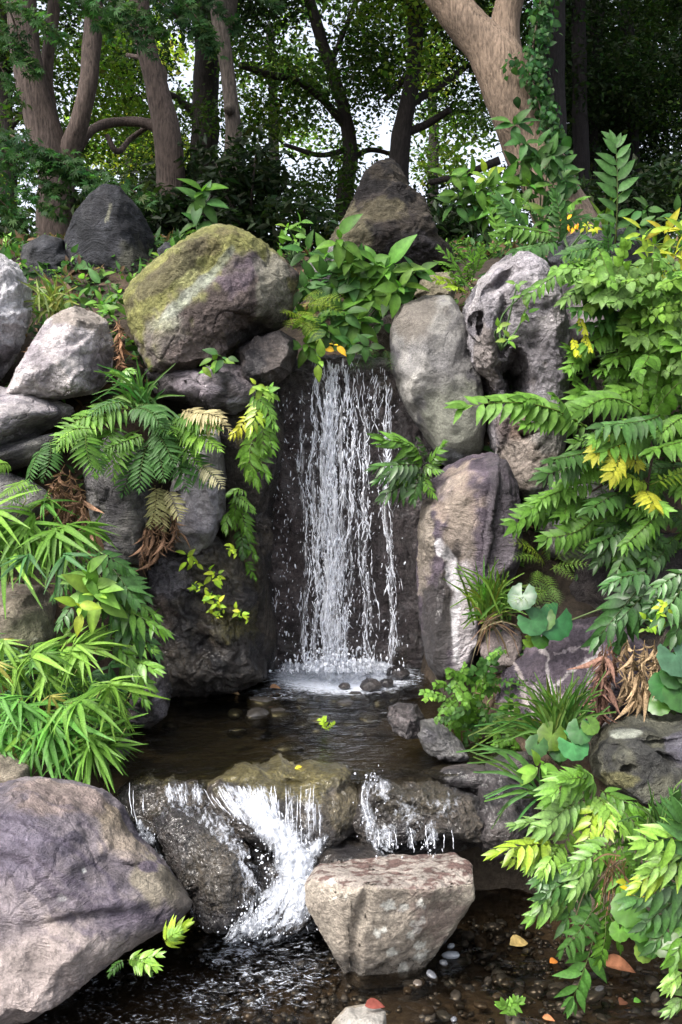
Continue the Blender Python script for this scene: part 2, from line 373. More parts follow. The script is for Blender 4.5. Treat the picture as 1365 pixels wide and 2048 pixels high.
    for ptc in patches:
        x0, y0, rx, ry, pcx, s = ptc[:6]; ang = ptc[6] if len(ptc) > 6 else 0; w_ = ptc[7] if len(ptc) > 7 else None
        ca, sa = math.cos(ang), math.sin(ang); ax = (px-x0)*ca+(py-y0)*sa; ay = -(px-x0)*sa+(py-y0)*ca
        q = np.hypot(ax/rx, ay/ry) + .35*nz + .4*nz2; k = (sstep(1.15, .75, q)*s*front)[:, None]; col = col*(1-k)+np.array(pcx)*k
        if w_ is not None: al = al*(1-k[:, 0])+w_*k[:, 0]
    for pts, wd, pcx, s in lines:
        q = polydist(px+18*nz2, py+18*nz, pts)/wd; k = (sstep(1.0, .5, q+.4*nz)*s*front)[:, None]; col = col*(1-k)+np.array(pcx)*k
    if moss:
        mc, lo, hi, s = moss; k = (sstep(lo, hi, n[:, 2]+.45*nz2+.3*nz)*s)[:, None]; col = col*(1-k)+np.array(mc)*k; al = al*(1-k[:, 0])
    me = raw_mesh(name, V-C0, [F], np.concatenate([col, al[:, None]], 1), mat or rock_mat())
    o = link(name, me, None, C0)
    return tag(o, label, cat or name, group)

FLOW = rock_mat((0.2, -0.35, 0.1), (1.5, 2, 10), .3, 60, .3, .6)
FLOW2 = rock_mat((0.1, 0.6, 0.0), (2, 2, 9), .35, 60, .35, .6)
LAYER = rock_mat((0.15, 0.12, 0.0), (1.2, 1.5, 16), .4, 55, .35, .8)
STEEP = rock_mat((0.0, 1.1, 0.2), (1.5, 1.5, 13), .45, 50, .4, .7)
ROUGH = rock_mat((0, 0, 0), (3, 3, 5), .25, 40, .45, 1.0)
PITTED = rock_mat((0, 0.3, 0), (3, 3, 5), .3, 45, .4, .9, 0, .7)
WETM = rock_mat((0, 0.2, 0), (5, 5, 7), .5, 38, .8, 1.0)
SMOOTHM = rock_mat((0.3, .7, 0), (1, 1, 3), .22, 90, .28, .35)
LICH = rock_mat((0, 0.5, 0), (2, 2, 5), .3, 55, .45, .7, .5)

# --- near, in and beside the lower stream
rock('boulder', 'huge smooth violet-grey boulder with flowing wavy layers at the bottom left corner', [(-130, 1560), (0, 1556), (70, 1552), (150, 1560), (215, 1580), (250, 1612), (275, 1662), (325, 1712), (362, 1760), (388, 1803), (376, 1832), (335, 1862), (290, 1885), (245, 1912), (195, 1948), (130, 2004), (60, 2046), (-130, 2100)],
     2.95, .42, .35, .35, .72, 7, .020, 4.2, .35, 6, 3, (0.2, -.42, .1), .010, 13, dents=[(345, 1712, 60, 34, -.03), (220, 1640, 46, 34, .04), (255, 1735, 70, 40, .05), (300, 1690, 40, 22, -.03), (120, 1600, 90, 24, -.02), (200, 1850, 160, 20, .03, 2, -.2)],
     pal='purple', patches=[(60, 1975, 260, 110, (.34, .29, .27), .85, -.35), (120, 1590, 110, 42, (.30, .235, .205), .7, .1), (255, 1650, 55, 60, (.27, .22, .155), .75), (285, 1830, 110, 30, (.10, .085, .11), .75, -.25), (325, 1745, 45, 60, (.30, .265, .19), .7, .8), (240, 1690, 55, 26, (.42, .35, .29), .55, .4), (375, 1800, 30, 75, (.06, .05, .035), .8, -.5, .4), (20, 1690, 80, 60, (.17, .15, .20), .6), (120, 1780, 160, 30, (.12, .105, .14), .5, .35), (125, 1796, 9, 7, (.6, .6, .58), .9), (168, 1741, 5, 5, (.6, .6, .58), .9), (300, 1730, 20, 10, (.1, .08, .13), .8)], lines=[([(-20, 1625), (60, 1650), (130, 1690), (190, 1740), (230, 1800)], 9, (.085, .072, .10), .75), ([(-20, 1660), (50, 1690), (110, 1735), (180, 1790), (250, 1825)], 7, (.09, .075, .10), .7), ([(-20, 1700), (60, 1735), (130, 1790), (220, 1835), (320, 1835)], 11, (.085, .07, .095), .7), ([(-20, 1760), (70, 1790), (150, 1850), (220, 1872)], 8, (.10, .085, .11), .65), ([(60, 1590), (140, 1620), (200, 1660), (215, 1700)], 6, (.10, .085, .11), .6), ([(-20, 1820), (60, 1850), (160, 1890)], 6, (.12, .10, .12), .5)], mat=FLOW, cat='boulder', warp=1.0)
rock('rock', 'small brown stone tucked under the bamboo above the big left boulder', [(-30, 1500), (20, 1510), (58, 1530), (62, 1568), (20, 1585), (-40, 1580)], 3.3, .1, pal='tan', sub=4, seed=8, mat=ROUGH)
rock('rock', 'small grey stone carrying a red leaf at the bottom edge', [(650, 2075), (668, 2040), (692, 2014), (740, 2006), (772, 2022), (776, 2085)], 2.62, .12, .1, .5, .75, 5, .008, pal='tan', seed=21, mat=SMOOTHM, patches=[(730, 2040, 60, 50, (.27, .26, .24), .8)])
# flat-topped block: its own faceted solid
def hull_block():
    pt = [PZ(705, 1988, -.06), PZ(832, 1968, -.06), PZ(905, 1862, -.06)+(.02, .08, 0), PZ(640, 1890, -.06)+(.06, .2, 0), PZ(845, 1900, -.06)+(0, .1, 0)]
    top = [P(740, 1776, 2.83), P(632, 1758, 2.95), P(612, 1770, 2.99), P(634, 1722, 3.10), P(760, 1713, 3.18), P(905, 1706, 3.16), P(945, 1722, 3.05), P(952, 1764, 2.93), P(860, 1778, 2.84)]
    top2 = [P(612, 1815, 2.96), P(948, 1800, 2.93), P(700, 1790, 2.85)]
    b = bmesh.new()
    for q in pt+top+top2: b.verts.new(q.tolist())
    bmesh.ops.convex_hull(b, input=b.verts[:]); bmesh.ops.delete(b, geom=[v for v in b.verts if not v.link_faces], context='VERTS')
    bmesh.ops.triangulate(b, faces=b.faces[:])
    es = b.edges[:]; bmesh.ops.bevel(b, geom=es, offset=.012, segments=2, affect='EDGES', profile=.6, clamp_overlap=True)
    bmesh.ops.triangulate(b, faces=b.faces[:])
    for _ in range(7):
        e = [q for q in b.edges if q.calc_length() > .012]
        if not e: break
        bmesh.ops.subdivide_edges(b, edges=e, cuts=1, use_grid_fill=False); bmesh.ops.triangulate(b, faces=b.faces[:])
        if len(b.verts) > 60000: break
    bmesh.ops.recalc_face_normals(b, faces=b.faces[:]); b.verts.index_update()
    V = np.array([v.co[:] for v in b.verts]); F = np.array([[v.index for v in f.verts] for f in b.faces]); b.free()
    n = vnorm(V, F); px, py = proj(V)
    crease = polydist(px, py, [(742, 1765), (728, 1810), (712, 1860), (702, 1990)]); V[:, 1] += .022*np.exp(-(crease/13)**2)*(n[:, 1] < 0)
    V += n*(.010*fbm(V*6, 4)+.0035*fbm(V*38, 4)+.006*np.minimum(0, ridged(V*9, 3)-.2))[:, None]; n = vnorm(V, F)
    m = sstep(-.2, .5, fbm(V*7, 4))[:, None]; col = np.array((.235, .205, .17))*(1-m)+np.array((.30, .265, .22))*m
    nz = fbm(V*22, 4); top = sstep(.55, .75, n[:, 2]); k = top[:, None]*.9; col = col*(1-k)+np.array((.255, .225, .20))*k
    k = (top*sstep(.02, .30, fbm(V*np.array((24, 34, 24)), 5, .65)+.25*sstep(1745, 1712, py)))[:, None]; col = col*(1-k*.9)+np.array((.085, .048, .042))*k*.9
    for x0, y0, r0 in [(778, 1810, 13), (783, 1817, 9), (810, 1815, 9), (843, 1806, 8), (848, 1812, 6), (826, 1843, 8), (846, 1837, 6), (820, 1868, 9), (836, 1858, 6), (845, 1893, 12), (840, 1915, 11), (757, 1868, 7), (770, 1862, 5), (784, 1909, 11), (806, 1939, 9), (826, 1860, 4), (662, 1762, 5), (670, 1796, 5), (690, 1797, 4)]:
        q = np.hypot(px-x0, py-y0)/r0+.9*nz+.35*fbm(V*60, 3); k = (sstep(1.15, .8, q)*.9*(n[:, 1] < 0))[:, None]; col = col*(1-k)+np.array((.62, .62, .57))*k
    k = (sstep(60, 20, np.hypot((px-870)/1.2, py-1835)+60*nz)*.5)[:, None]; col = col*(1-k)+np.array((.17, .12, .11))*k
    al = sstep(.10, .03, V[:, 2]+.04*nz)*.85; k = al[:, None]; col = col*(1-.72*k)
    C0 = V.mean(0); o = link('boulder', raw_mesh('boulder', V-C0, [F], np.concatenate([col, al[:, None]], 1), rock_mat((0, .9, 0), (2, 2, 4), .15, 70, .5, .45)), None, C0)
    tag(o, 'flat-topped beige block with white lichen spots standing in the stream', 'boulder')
hull_block()

# --- left side
rock('boulder', 'whitish craggy boulder cut off by the left edge of the frame', [(-120, 500), (0, 505), (38, 528), (62, 575), (66, 625), (50, 682), (30, 725), (0, 765), (-120, 790)], 4.55, .3, .3, .2, .75, 6, .05, 7, .6, 8, 31, pal='white', mat=ROUGH, cat='boulder', patches=[(0, 730, 60, 50, (.12, .11, .12), .8)])
rock('boulder', 'pale lilac angular boulder below the dark upright slab', [(92, 640), (120, 622), (150, 611), (185, 622), (215, 640), (230, 690), (224, 758), (192, 788), (120, 800), (60, 806), (4, 795), (30, 742), (60, 690)], 4.5, .3, .3, .45, .66, 6, .028, 5, .55, 7, 32, pal='pale', mat=ROUGH, cat='boulder', dents=[(215, 740, 20, 70, .07), (110, 700, 130, 12, .03, 2, -.5)], patches=[(205, 740, 35, 50, (.17, .15, .16), .8), (170, 630, 60, 22, (.30, .26, .22), .8)])
rock('boulder', 'long pale layered rock with small pits low on the left', [(-120, 775), (0, 772), (60, 785), (110, 795), (146, 812), (152, 830), (116, 850), (62, 884), (0, 905), (-120, 915)], 4.38, .3, .3, .3, .7, 6, .02, 5, .4, 5, 33, (.1, .12, 0), .008, 20, pal='pale', mat=LAYER, cat='boulder', dents=[(34, 838, 6, 4, .04), (48, 836, 5, 3, .04), (20, 845, 5, 3, .04), (60, 832, 4, 3, .03)])
rock('rock', 'grey rock under the long pale layered rock at the left edge', [(-120, 880), (30, 885), (110, 862), (130, 880), (110, 915), (50, 935), (-120, 975)], 4.3, .2, .3, .1, .8, 5, .02, pal='grey', seed=34, mat=LAYER)
rock('rock', 'dull grey stone behind the drooping ferns at the left edge', [(-120, 940), (20, 945), (70, 965), (120, 1000), (90, 1080), (-120, 1100)], 4.25, .2, .3, .1, .8, 5, .02, pal='grey', seed=35, mat=ROUGH)
rock('rock', 'tan stone showing through the bamboo on the left', [(-90, 1150), (20, 1165), (80, 1170), (115, 1200), (110, 1280), (60, 1310), (-90, 1320)], 3.95, .2, .3, .1, .8, 5, .02, pal='tan', seed=36, mat=LICH, patches=[(70, 1260, 70, 40, (.20, .21, .12), .6)])
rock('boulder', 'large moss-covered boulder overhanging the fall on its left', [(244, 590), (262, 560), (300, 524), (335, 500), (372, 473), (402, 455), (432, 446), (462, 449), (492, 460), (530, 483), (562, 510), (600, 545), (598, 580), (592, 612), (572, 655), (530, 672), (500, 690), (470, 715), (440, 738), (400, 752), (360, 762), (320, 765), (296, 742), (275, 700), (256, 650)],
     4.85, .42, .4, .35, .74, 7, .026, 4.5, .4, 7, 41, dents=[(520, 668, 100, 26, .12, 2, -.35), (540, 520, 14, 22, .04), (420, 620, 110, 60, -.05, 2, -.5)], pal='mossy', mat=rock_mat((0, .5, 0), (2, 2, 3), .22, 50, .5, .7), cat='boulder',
     patches=[(455, 625, 190, 82, (.085, .066, .064), .97, -.58), (480, 545, 55, 40, (.115, .09, .11), .75, -.7), (340, 690, 60, 75, (.17, .15, .135), .8, -.5), (400, 700, 95, 45, (.15, .12, .11), .9, -.45), (380, 590, 95, 13, (.24, .26, .21), .8, -.75), (440, 530, 50, 9, (.2, .22, .17), .6, -.9), (330, 650, 36, 20, (.26, .27, .2), .6), (545, 590, 40, 95, (.21, .205, .16), .7), (530, 660, 80, 22, (.05, .045, .045), .9, -.3), (545, 640, 22, 50, (.13, .12, .1), .6), (330, 550, 110, 22, (.10, .085, .055), .75, -.7)])  # near-black patch in the undercut paints in its overhang shade
rock('boulder', 'dark rounded rock under the overhang of the mossy boulder', [(470, 700), (510, 672), (560, 660), (592, 678), (597, 705), (584, 745), (545, 778), (500, 785), (475, 760)], 4.78, .25, .3, .1, .8, 6, .02, 6, .4, 4, 42, (0, -.5, 0), .008, 16, pal='dark', mat=FLOW2, wet=.2, patches=[(560, 740, 40, 40, (.12, .10, .09), .7)])
rock('boulder', 'dark wet rock with a violet sheen below the mossy boulder', [(285, 735), (330, 740), (400, 735), (460, 715), (500, 745), (525, 775), (520, 805), (470, 832), (430, 824), (370, 808), (310, 790)], 4.72, .22, .3, .2, .75, 6, .03, 7, .6, 6, 43, pal='dark', mat=FLOW2, wet=.35, patches=[(400, 760, 50, 32, (.30, .26, .29), .8, -.3), (480, 812, 22, 16, (.30, .29, .33), .8), (490, 760, 30, 30, (.13, .11, .12), .7)])  # pale violet patches paint the wet sheen into the colour
rock('boulder', 'dark upright slate slab between the maple trunk and mossy boulder', [(112, 575), (120, 500), (148, 425), (178, 388), (208, 366), (242, 372), (282, 420), (308, 470), (322, 530), (310, 580), (240, 615), (150, 610)], 5.75, .35, .3, .15, .7, 6, .02, 4, .3, 6, 51, (0, 1.25, 0), .008, 10, pal='slate', mat=STEEP, cat='boulder', lines=[([(228, 408), (222, 430), (214, 445)], 4, (.2, .2, .15), .8)], patches=[(285, 540, 50, 60, (.075, .075, .055), .7)])
rock('boulder', 'dark rounded boulder at the foot of the forked maple', [(38, 530), (46, 490), (88, 468), (125, 478), (145, 520), (140, 580), (80, 590), (48, 575)], 5.6, .25, .3, .1, .8, 5, .02, pal='slate', seed=52, mat=FLOW2)
rock('rock', 'small dark stone wedged behind the mossy boulder', [(315, 500), (330, 485), (352, 488), (362, 510), (340, 530), (318, 525)], 5.4, .1, .1, sub=4, pal='slate', seed=53)
# --- left wall of the fall
rock('boulder', 'grey streaked rock face behind the drooping ferns', [(165, 935), (200, 880), (240, 860), (290, 900), (305, 970), (310, 1060), (285, 1130), (230, 1130), (190, 1080), (175, 1010)], 4.45, .2, .4, .1, .7, 6, .025, 6, .6, 5, 61, (0, .9, 0), .01, 12, pal='grey', mat=STEEP, patches=[(200, 930, 40, 70, (.12, .115, .12), .7)])
rock('boulder', 'smooth blue-grey wet rock face beneath the pale hanging fronds', [(335, 1000), (360, 900), (400, 850), (440, 860), (455, 950), (452, 1030), (425, 1090), (385, 1125), (345, 1100)], 4.6, .2, .4, .0, .7, 6, .025, 6, .5, 5, 62, pal='grey', mat=SMOOTHM, wet=.25, patches=[(400, 1000, 45, 80, (.25, .24, .27), .8), (380, 1060, 30, 40, (.15, .14, .16), .7)])
rock('boulder', 'dark damp rock column beside the left edge of the fall', [(425, 800), (500, 770), (560, 770), (575, 850), (560, 960), (545, 1100), (560, 1340), (470, 1350), (450, 1180), (440, 1000)], 4.82, .16, .4, .0, .6, 6, .035, 6, .5, 5, 63, pal='wet', mat=WETM, wet=.4, patches=[(505, 850, 30, 100, (.09, .08, .02), .7), (470, 1150, 50, 110, (.065, .055, .02), .75)])
rock('boulder', 'broad dark wet rock face with yellow seedlings left of the fall', [(275, 1180), (310, 1110), (360, 1080), (430, 1070), (495, 1095), (525, 1180), (540, 1290), (535, 1360), (480, 1385), (400, 1400), (330, 1395), (290, 1330)], 4.62, .25, .4, .1, .7, 7, .05, 5, .6, 8, 64, (0, -.35, 0), .012, 9, pal='wet', mat=WETM, wet=.5, dents=[(330, 1180, 60, 25, -.06, 2, .5), (400, 1215, 70, 18, .05, 2, .4), (400, 1300, 90, 24, .05)], patches=[(350, 1160, 70, 35, (.13, .12, .14), .8, .4), (310, 1230, 50, 30, (.13, .10, .085), .7, .4), (470, 1240, 55, 45, (.085, .075, .02), .8), (430, 1150, 60, 60, (.06, .05, .03), .7)])
rock('rock', 'shiny dark stone standing at the left margin of the pool', [(248, 1450), (262, 1390), (295, 1340), (332, 1332), (346, 1380), (334, 1432), (300, 1458)], 4.05, .15, .2, .1, .75, 5, .03, 7, pal='dark', seed=66, mat=WETM, wet=.6, patches=[(320, 1400, 14, 40, (.22, .2, .22), .7)])
rock('rock', 'low dark stone under the bamboo tips at the pool edge', [(205, 1465), (240, 1450), (262, 1470), (258, 1510), (220, 1530), (200, 1510)], 3.7, .12, .2, .1, .75, 5, .02, 7, pal='dark', seed=67, mat=WETM, wet=.4)
# --- wall behind the fall
rock('boulder', 'near-black wet rock wall behind the falling water', [(480, 735), (560, 715), (700, 705), (800, 720), (850, 760), (880, 900), (890, 1100), (880, 1360), (700, 1380), (520, 1370), (490, 1200), (475, 900)], 5.12, .12, .5, -.03, .32, 7, .030, 9, .4, 3, 71, pal='wet', mat=WETM, wet=.55, smooth_r=4, patches=[(690, 1040, 240, 420, (.088, .072, .074), .9, 0, .7), (560, 1050, 40, 250, (.10, .075, .07), .6)])
# --- behind, centre
rock('boulder', 'pointed brown rock with wavy strata crowning the fall', [(640, 510), (662, 470), (690, 430), (706, 395), (726, 345), (752, 322), (782, 314), (804, 332), (822, 372), (852, 396), (868, 440), (882, 472), (905, 492), (915, 540), (800, 570), (690, 555)], 6.1, .4, .4, .25, .75, 7, .035, 4.5, .5, 6, 81, (.2, .35, 0), .026, 9, pal='brown', mat=LAYER, cat='boulder', patches=[(700, 460, 40, 60, (.20, .18, .11), .6), (760, 420, 60, 25, (.16, .14, .085), .6), (830, 500, 60, 40, (.06, .055, .062), .7)])
rock('rock', 'mottled grey stone half hidden behind the broad leaves at the fall top', [(610, 540), (640, 500), (690, 480), (720, 520), (720, 580), (640, 600)], 5.6, .2, .2, .1, .8, 5, .03, pal='grey', seed=82, mat=LICH)
rock('rock', 'small yellowish stone above the smooth grey boulder', [(828, 590), (842, 560), (870, 545), (905, 543), (915, 575), (905, 605), (850, 610)], 5.3, .15, .2, .2, .75, 5, .02, 6, pal='tan', seed=83, mat=ROUGH, patches=[(870, 570, 50, 40, (.19, .17, .11), .7)])
rock('rock', 'shadowed brown stone squeezed beside the lip of the fall', [(740, 660), (765, 635), (800, 620), (815, 680), (800, 730), (765, 725), (745, 700)], 5.15, .15, .2, .1, .75, 5, .02, 6, pal='brown', seed=84, mat=ROUGH)
# --- right of the fall
rock('boulder', 'smooth grey-green boulder bordering the fall on its right', [(778, 668), (784, 636), (802, 610), (850, 590), (905, 590), (935, 640), (945, 700), (964, 760), (975, 830), (968, 905), (925, 935), (882, 932), (852, 882), (822, 835), (800, 795), (782, 740)], 4.9, .34, .4, .15, .74, 6, .016, 4, .35, 5, 91, (0, .9, 0), .005, 9, pal='grey', mat=SMOOTHM, cat='boulder', patches=[(830, 640, 60, 50, (.10, .088, .075), .85), (905, 850, 60, 90, (.20, .205, .165), .8), (870, 720, 60, 60, (.17, .165, .16), .6), (900, 920, 40, 20, (.28, .29, .33), .6), (812, 790, 14, 50, (.3, .29, .27), .8, -.4)])
rock('boulder', 'tall grey boulder hollowed by a dark cave-like hole', [(918, 640), (930, 600), (952, 566), (985, 528), (1020, 504), (1058, 500), (1095, 520), (1122, 560), (1140, 640), (1146, 720), (1136, 800), (1140, 850), (1130, 930), (1090, 1000), (1050, 1010), (1010, 980), (980, 905), (972, 850), (985, 800), (955, 765), (930, 735), (920, 690)],
     4.72, .38, .4, .1, .68, 7, .030, 6, .5, 6, 92, pal='palegrey', mat=PITTED, cat='boulder', dents=[(1034, 768, 40, 52, .42, 6), (1062, 775, 32, 30, .10, 4), (1000, 560, 45, 14, .10, 3, -.6), (947, 640, 12, 18, .12, 4), (955, 620, 9, 8, .09, 4), (968, 700, 14, 80, -.04), (1005, 640, 12, 110, .06, 2, .1), (1075, 700, 70, 60, .03), (1062, 870, 18, 14, .10, 4), (1035, 850, 30, 60, .06), (1080, 900, 8, 7, .08, 4), (1010, 690, 12, 16, .08, 4)],
     patches=[(1075, 720, 70, 55, (.15, .14, .15), .75), (1060, 900, 70, 110, (.24, .20, .165), .85), (1050, 540, 60, 40, (.32, .30, .32), .8, -.5), (975, 720, 30, 90, (.22, .19, .17), .7), (1100, 840, 50, 60, (.22, .215, .205), .7), (1030, 850, 30, 30, (.16, .10, .075), .7), (1000, 830, 25, 60, (.15, .13, .14), .6)])
rock('boulder', 'purple-grey smooth rock glimpsed behind the right-hand shrubs', [(1105, 640), (1125, 560), (1180, 530), (1240, 545), (1290, 600), (1300, 680), (1260, 720), (1180, 720), (1120, 710)], 5.0, .3, .3, .15, .75, 5, .02, pal='purple', seed=93, mat=SMOOTHM, cat='boulder')
rock('boulder', 'dark slate rock below the lone tall sprout', [(1090, 520), (1110, 480), (1150, 465), (1190, 450), (1250, 448), (1300, 470), (1330, 510), (1330, 560), (1200, 580), (1110, 560)], 5.5, .3, .3, .2, .75, 6, .03, pal='slate', seed=94, mat=FLOW, cat='boulder')
rock('boulder', 'dim brown rock in the shade beneath the right-hand shrub', [(1110, 860), (1125, 780), (1170, 745), (1240, 760), (1290, 830), (1280, 930), (1180, 960), (1120, 930)], 4.75, .25, .3, .1, .8, 5, .03, pal='brown', seed=95, mat=ROUGH, cat='boulder')
rock('boulder', 'greyish rock behind the lower sprays of the right-hand shrub', [(1060, 1010), (1090, 930), (1150, 900), (1220, 950), (1240, 1060), (1180, 1140), (1090, 1120)], 4.55, .25, .3, .1, .8, 5, .03, pal='grey', seed=96, mat=ROUGH, cat='boulder')
rock('boulder', 'shaded bank rock behind the glossy ferns at the right edge', [(1120, 1180), (1170, 1090), (1300, 1060), (1460, 1080), (1480, 1300), (1300, 1300), (1160, 1260)], 4.4, .2, .3, .1, .8, 5, .04, pal='dark', seed=97, mat=ROUGH, cat='boulder')
rock('boulder', 'purplish boulder with a white streak standing at the pool right of the fall', [(834, 1060), (842, 1010), (862, 960), (890, 932), (935, 910), (985, 902), (1018, 922), (1040, 968), (1048, 1050), (1045, 1120), (1022, 1170), (985, 1210), (965, 1260), (962, 1310), (930, 1350), (880, 1365), (850, 1330), (836, 1240), (832, 1150)],
     4.42, .34, .35, .08, .66, 7, .022, 5, .45, 6, 101, (0, 1.3, 0), .006, 8, pal='violet', mat=FLOW2, cat='boulder', dents=[(985, 1030, 4, 120, -.05, 2, .08), (900, 1160, 16, 90, .05, 2, -.05), (865, 1130, 14, 90, .04)],
     patches=[(915, 1000, 65, 75, (.30, .24, .20), .85), (880, 975, 36, 30, (.15, .125, .145), .8), (915, 1090, 35, 160, (.27, .225, .185), .8), (925, 1230, 30, 130, (.38, .35, .36), .9), (850, 1080, 22, 120, (.26, .225, .18), .75), (870, 1270, 36, 130, (.035, .03, .03), .95, .05, .5), (905, 1170, 14, 110, (.05, .042, .04), .9, .12), (1005, 1060, 40, 160, (.085, .075, .085), .8)], lines=[([(886, 1080), (905, 1120), (915, 1180), (905, 1240), (912, 1320)], 9, (.55, .53, .55), .85)])
rock('rock', 'pinkish stone at the foot of the streaked boulder', [(955, 1290), (975, 1256), (1010, 1246), (1042, 1265), (1046, 1310), (1030, 1350), (975, 1350)], 4.2, .15, .2, .1, .75, 5, .02, pal='rose', seed=102, mat=ROUGH)
rock('boulder', 'dark violet rock crossed by white quartz veins', [(985, 1400), (1000, 1340), (1040, 1290), (1080, 1262), (1140, 1240), (1195, 1232), (1250, 1250), (1310, 1300), (1340, 1370), (1300, 1440), (1200, 1470), (1060, 1470), (1000, 1450)], 4.02, .3, .35, .25, .72, 7, .026, 6, .6, 8, 103, pal='violet', mat=ROUGH, cat='boulder',
     lines=[([(1110, 1380), (1150, 1340), (1180, 1310), (1205, 1295)], 7, (.40, .37, .37), .8), ([(1070, 1250), (1100, 1330), (1110, 1380), (1140, 1440)], 6, (.42, .38, .38), .8), ([(1000, 1290), (1035, 1340), (1050, 1400), (1075, 1460)], 6, (.40, .35, .34), .75), ([(1190, 1330), (1180, 1370), (1178, 1390)], 4, (.4, .37, .38), .7), ([(1110, 1300), (1150, 1290), (1180, 1290)], 4, (.38, .33, .35), .7), ([(1160, 1310), (1178, 1370)], 3, (.38, .34, .35), .6), ([(1210, 1440), (1222, 1380), (1215, 1470)], 12, (.50, .47, .46), .8), ([(1040, 1370), (1100, 1390), (1160, 1430)], 5, (.36, .32, .32), .7)], patches=[(1010, 1430, 40, 30, (.26, .215, .18), .7), (1100, 1410, 60, 30, (.22, .18, .18), .6)])
rock('boulder', 'brown rock hung with dead fronds at the right edge', [(1240, 1350), (1260, 1290), (1320, 1250), (1450, 1260), (1470, 1420), (1330, 1450), (1260, 1420)], 4.05, .25, .3, .2, .8, 5, .03, pal='brown', seed=104, mat=ROUGH, cat='boulder')
rock('boulder', 'rounded olive-grey boulder with hollows above the glossy ferns at right', [(1178, 1520), (1182, 1480), (1210, 1445), (1250, 1428), (1320, 1424), (1420, 1436), (1470, 1500), (1450, 1600), (1360, 1625), (1290, 1610), (1215, 1575), (1185, 1550)], 3.5, .3, .35, .35, .7, 7, .03, 5, .5, 4, 105, (0, -.1, 0), .008, 9, pal='olive', mat=ROUGH, cat='boulder', dents=[(1320, 1478, 60, 12, .08, 2, .1), (1220, 1495, 30, 9, .05, 2, .3), (1340, 1520, 40, 9, .06, 2, .5), (1250, 1545, 12, 6, .05)], patches=[(1255, 1468, 30, 10, (.36, .38, .32), .85), (1365, 1490, 30, 36, (.10, .095, .12), .8), (1240, 1560, 50, 16, (.16, .15, .06), .6)])
rock('boulder', 'fissured grey rock at the right side of the pool', [(848, 1500), (835, 1470), (838, 1440), (866, 1436), (895, 1455), (925, 1485), (940, 1518), (915, 1528), (875, 1525)], 3.72, .16, .2, .3, .75, 6, .022, 8, .6, 6, 106, (0, -1.0, 0), .008, 14, pal='grey', mat=STEEP, patches=[(860, 1520, 70, 10, (.05, .045, .05), .9, 0, .5)], wet=.2)
rock('rock', 'dark rock leaning against the fissured grey rock in the pool', [(775, 1440), (778, 1412), (800, 1405), (835, 1408), (852, 1440), (850, 1475), (815, 1480), (790, 1465)], 3.85, .14, .2, .2, .75, 5, .025, 8, pal='dark', seed=107, mat=WETM, wet=.45, patches=[(800, 1430, 25, 25, (.14, .12, .12), .7)])
# --- rocks of the lower cascade
rock('rock', 'wet brown ledge at the left end of the lower cascade', [(225, 1610), (240, 1576), (285, 1536), (350, 1532), (405, 1552), (425, 1600), (415, 1650), (330, 1680), (250, 1650)], 3.42, .18, .3, .35, .7, 6, .025, 8, .5, 4, 111, pal='wet', mat=WETM, wet=.85, patches=[(330, 1545, 90, 24, (.10, .085, .03), .7)])
rock('boulder', 'shiny black-brown boulder splitting the lower cascade', [(300, 1640), (325, 1600), (370, 1588), (425, 1600), (470, 1640), (505, 1700), (522, 1750), (512, 1800), (490, 1840), (450, 1870), (405, 1865), (375, 1810), (340, 1740)], 3.22, .2, .3, .45, .7, 7, .030, 9, .5, 5, 112, pal='wet', mat=WETM, wet=.9, patches=[(420, 1720, 60, 90, (.06, .05, .036), .7)])
rock('boulder', 'mossy rounded lip in the middle of the lower cascade', [(405, 1600), (420, 1556), (480, 1520), (560, 1504), (640, 1506), (705, 1530), (728, 1590), (715, 1660), (640, 1720), (520, 1700), (440, 1650)], 3.42, .16, .45, .8, .62, 7, .020, 8, .4, 3, 113, pal='wet', mat=WETM, wet=.75, patches=[(580, 1545, 190, 54, (.115, .098, .036), .85), (690, 1600, 40, 60, (.085, .07, .035), .7)])
rock('boulder', 'dark ridge at the right end of the lower cascade', [(690, 1640), (712, 1575), (755, 1540), (830, 1538), (900, 1560), (960, 1590), (985, 1640), (960, 1690), (880, 1675), (800, 1690), (730, 1700)], 3.40, .16, .35, .4, .66, 7, .030, 8, .5, 4, 114, pal='wet', mat=WETM, wet=.75, patches=[(830, 1600, 90, 40, (.06, .05, .032), .7)])
rock('rock', 'long low wet ledge carrying the lip of the lower cascade', [(215, 1640), (240, 1560), (330, 1540), (480, 1530), (640, 1525), (760, 1535), (900, 1545), (985, 1580), (990, 1680), (900, 1720), (700, 1740), (500, 1740), (330, 1720)], 3.55, .12, .3, .5, .5, 7, .030, 7, .5, 4, 119, pal='wet', mat=WETM, wet=.8, patches=[(560, 1545, 300, 30, (.10, .088, .038), .8)])
rock('rock', 'dark wet slope lying under the white chute', [(440, 1640), (520, 1610), (640, 1620), (670, 1700), (660, 1800), (600, 1870), (480, 1880), (440, 1800), (420, 1720)], 3.32, .10, .3, .55, .55, 6, .025, 8, .5, 4, 121, pal='wet', mat=WETM, wet=.9)
rock('rock', 'black wet stone poking out of the white water', [(566, 1795), (572, 1770), (585, 1752), (594, 1770), (598, 1800), (585, 1812)], 3.17, .05, .1, .2, .8, 5, .012, 14, pal='wet', seed=115, mat=WETM, wet=.9)
rock('rock', 'wet rock between the white chute and the flat-topped block', [(625, 1740), (640, 1690), (690, 1670), (760, 1690), (800, 1720), (760, 1750), (660, 1760)], 3.28, .14, .2, .4, .7, 5, .02, 8, pal='wet', seed=116, mat=WETM, wet=.7)
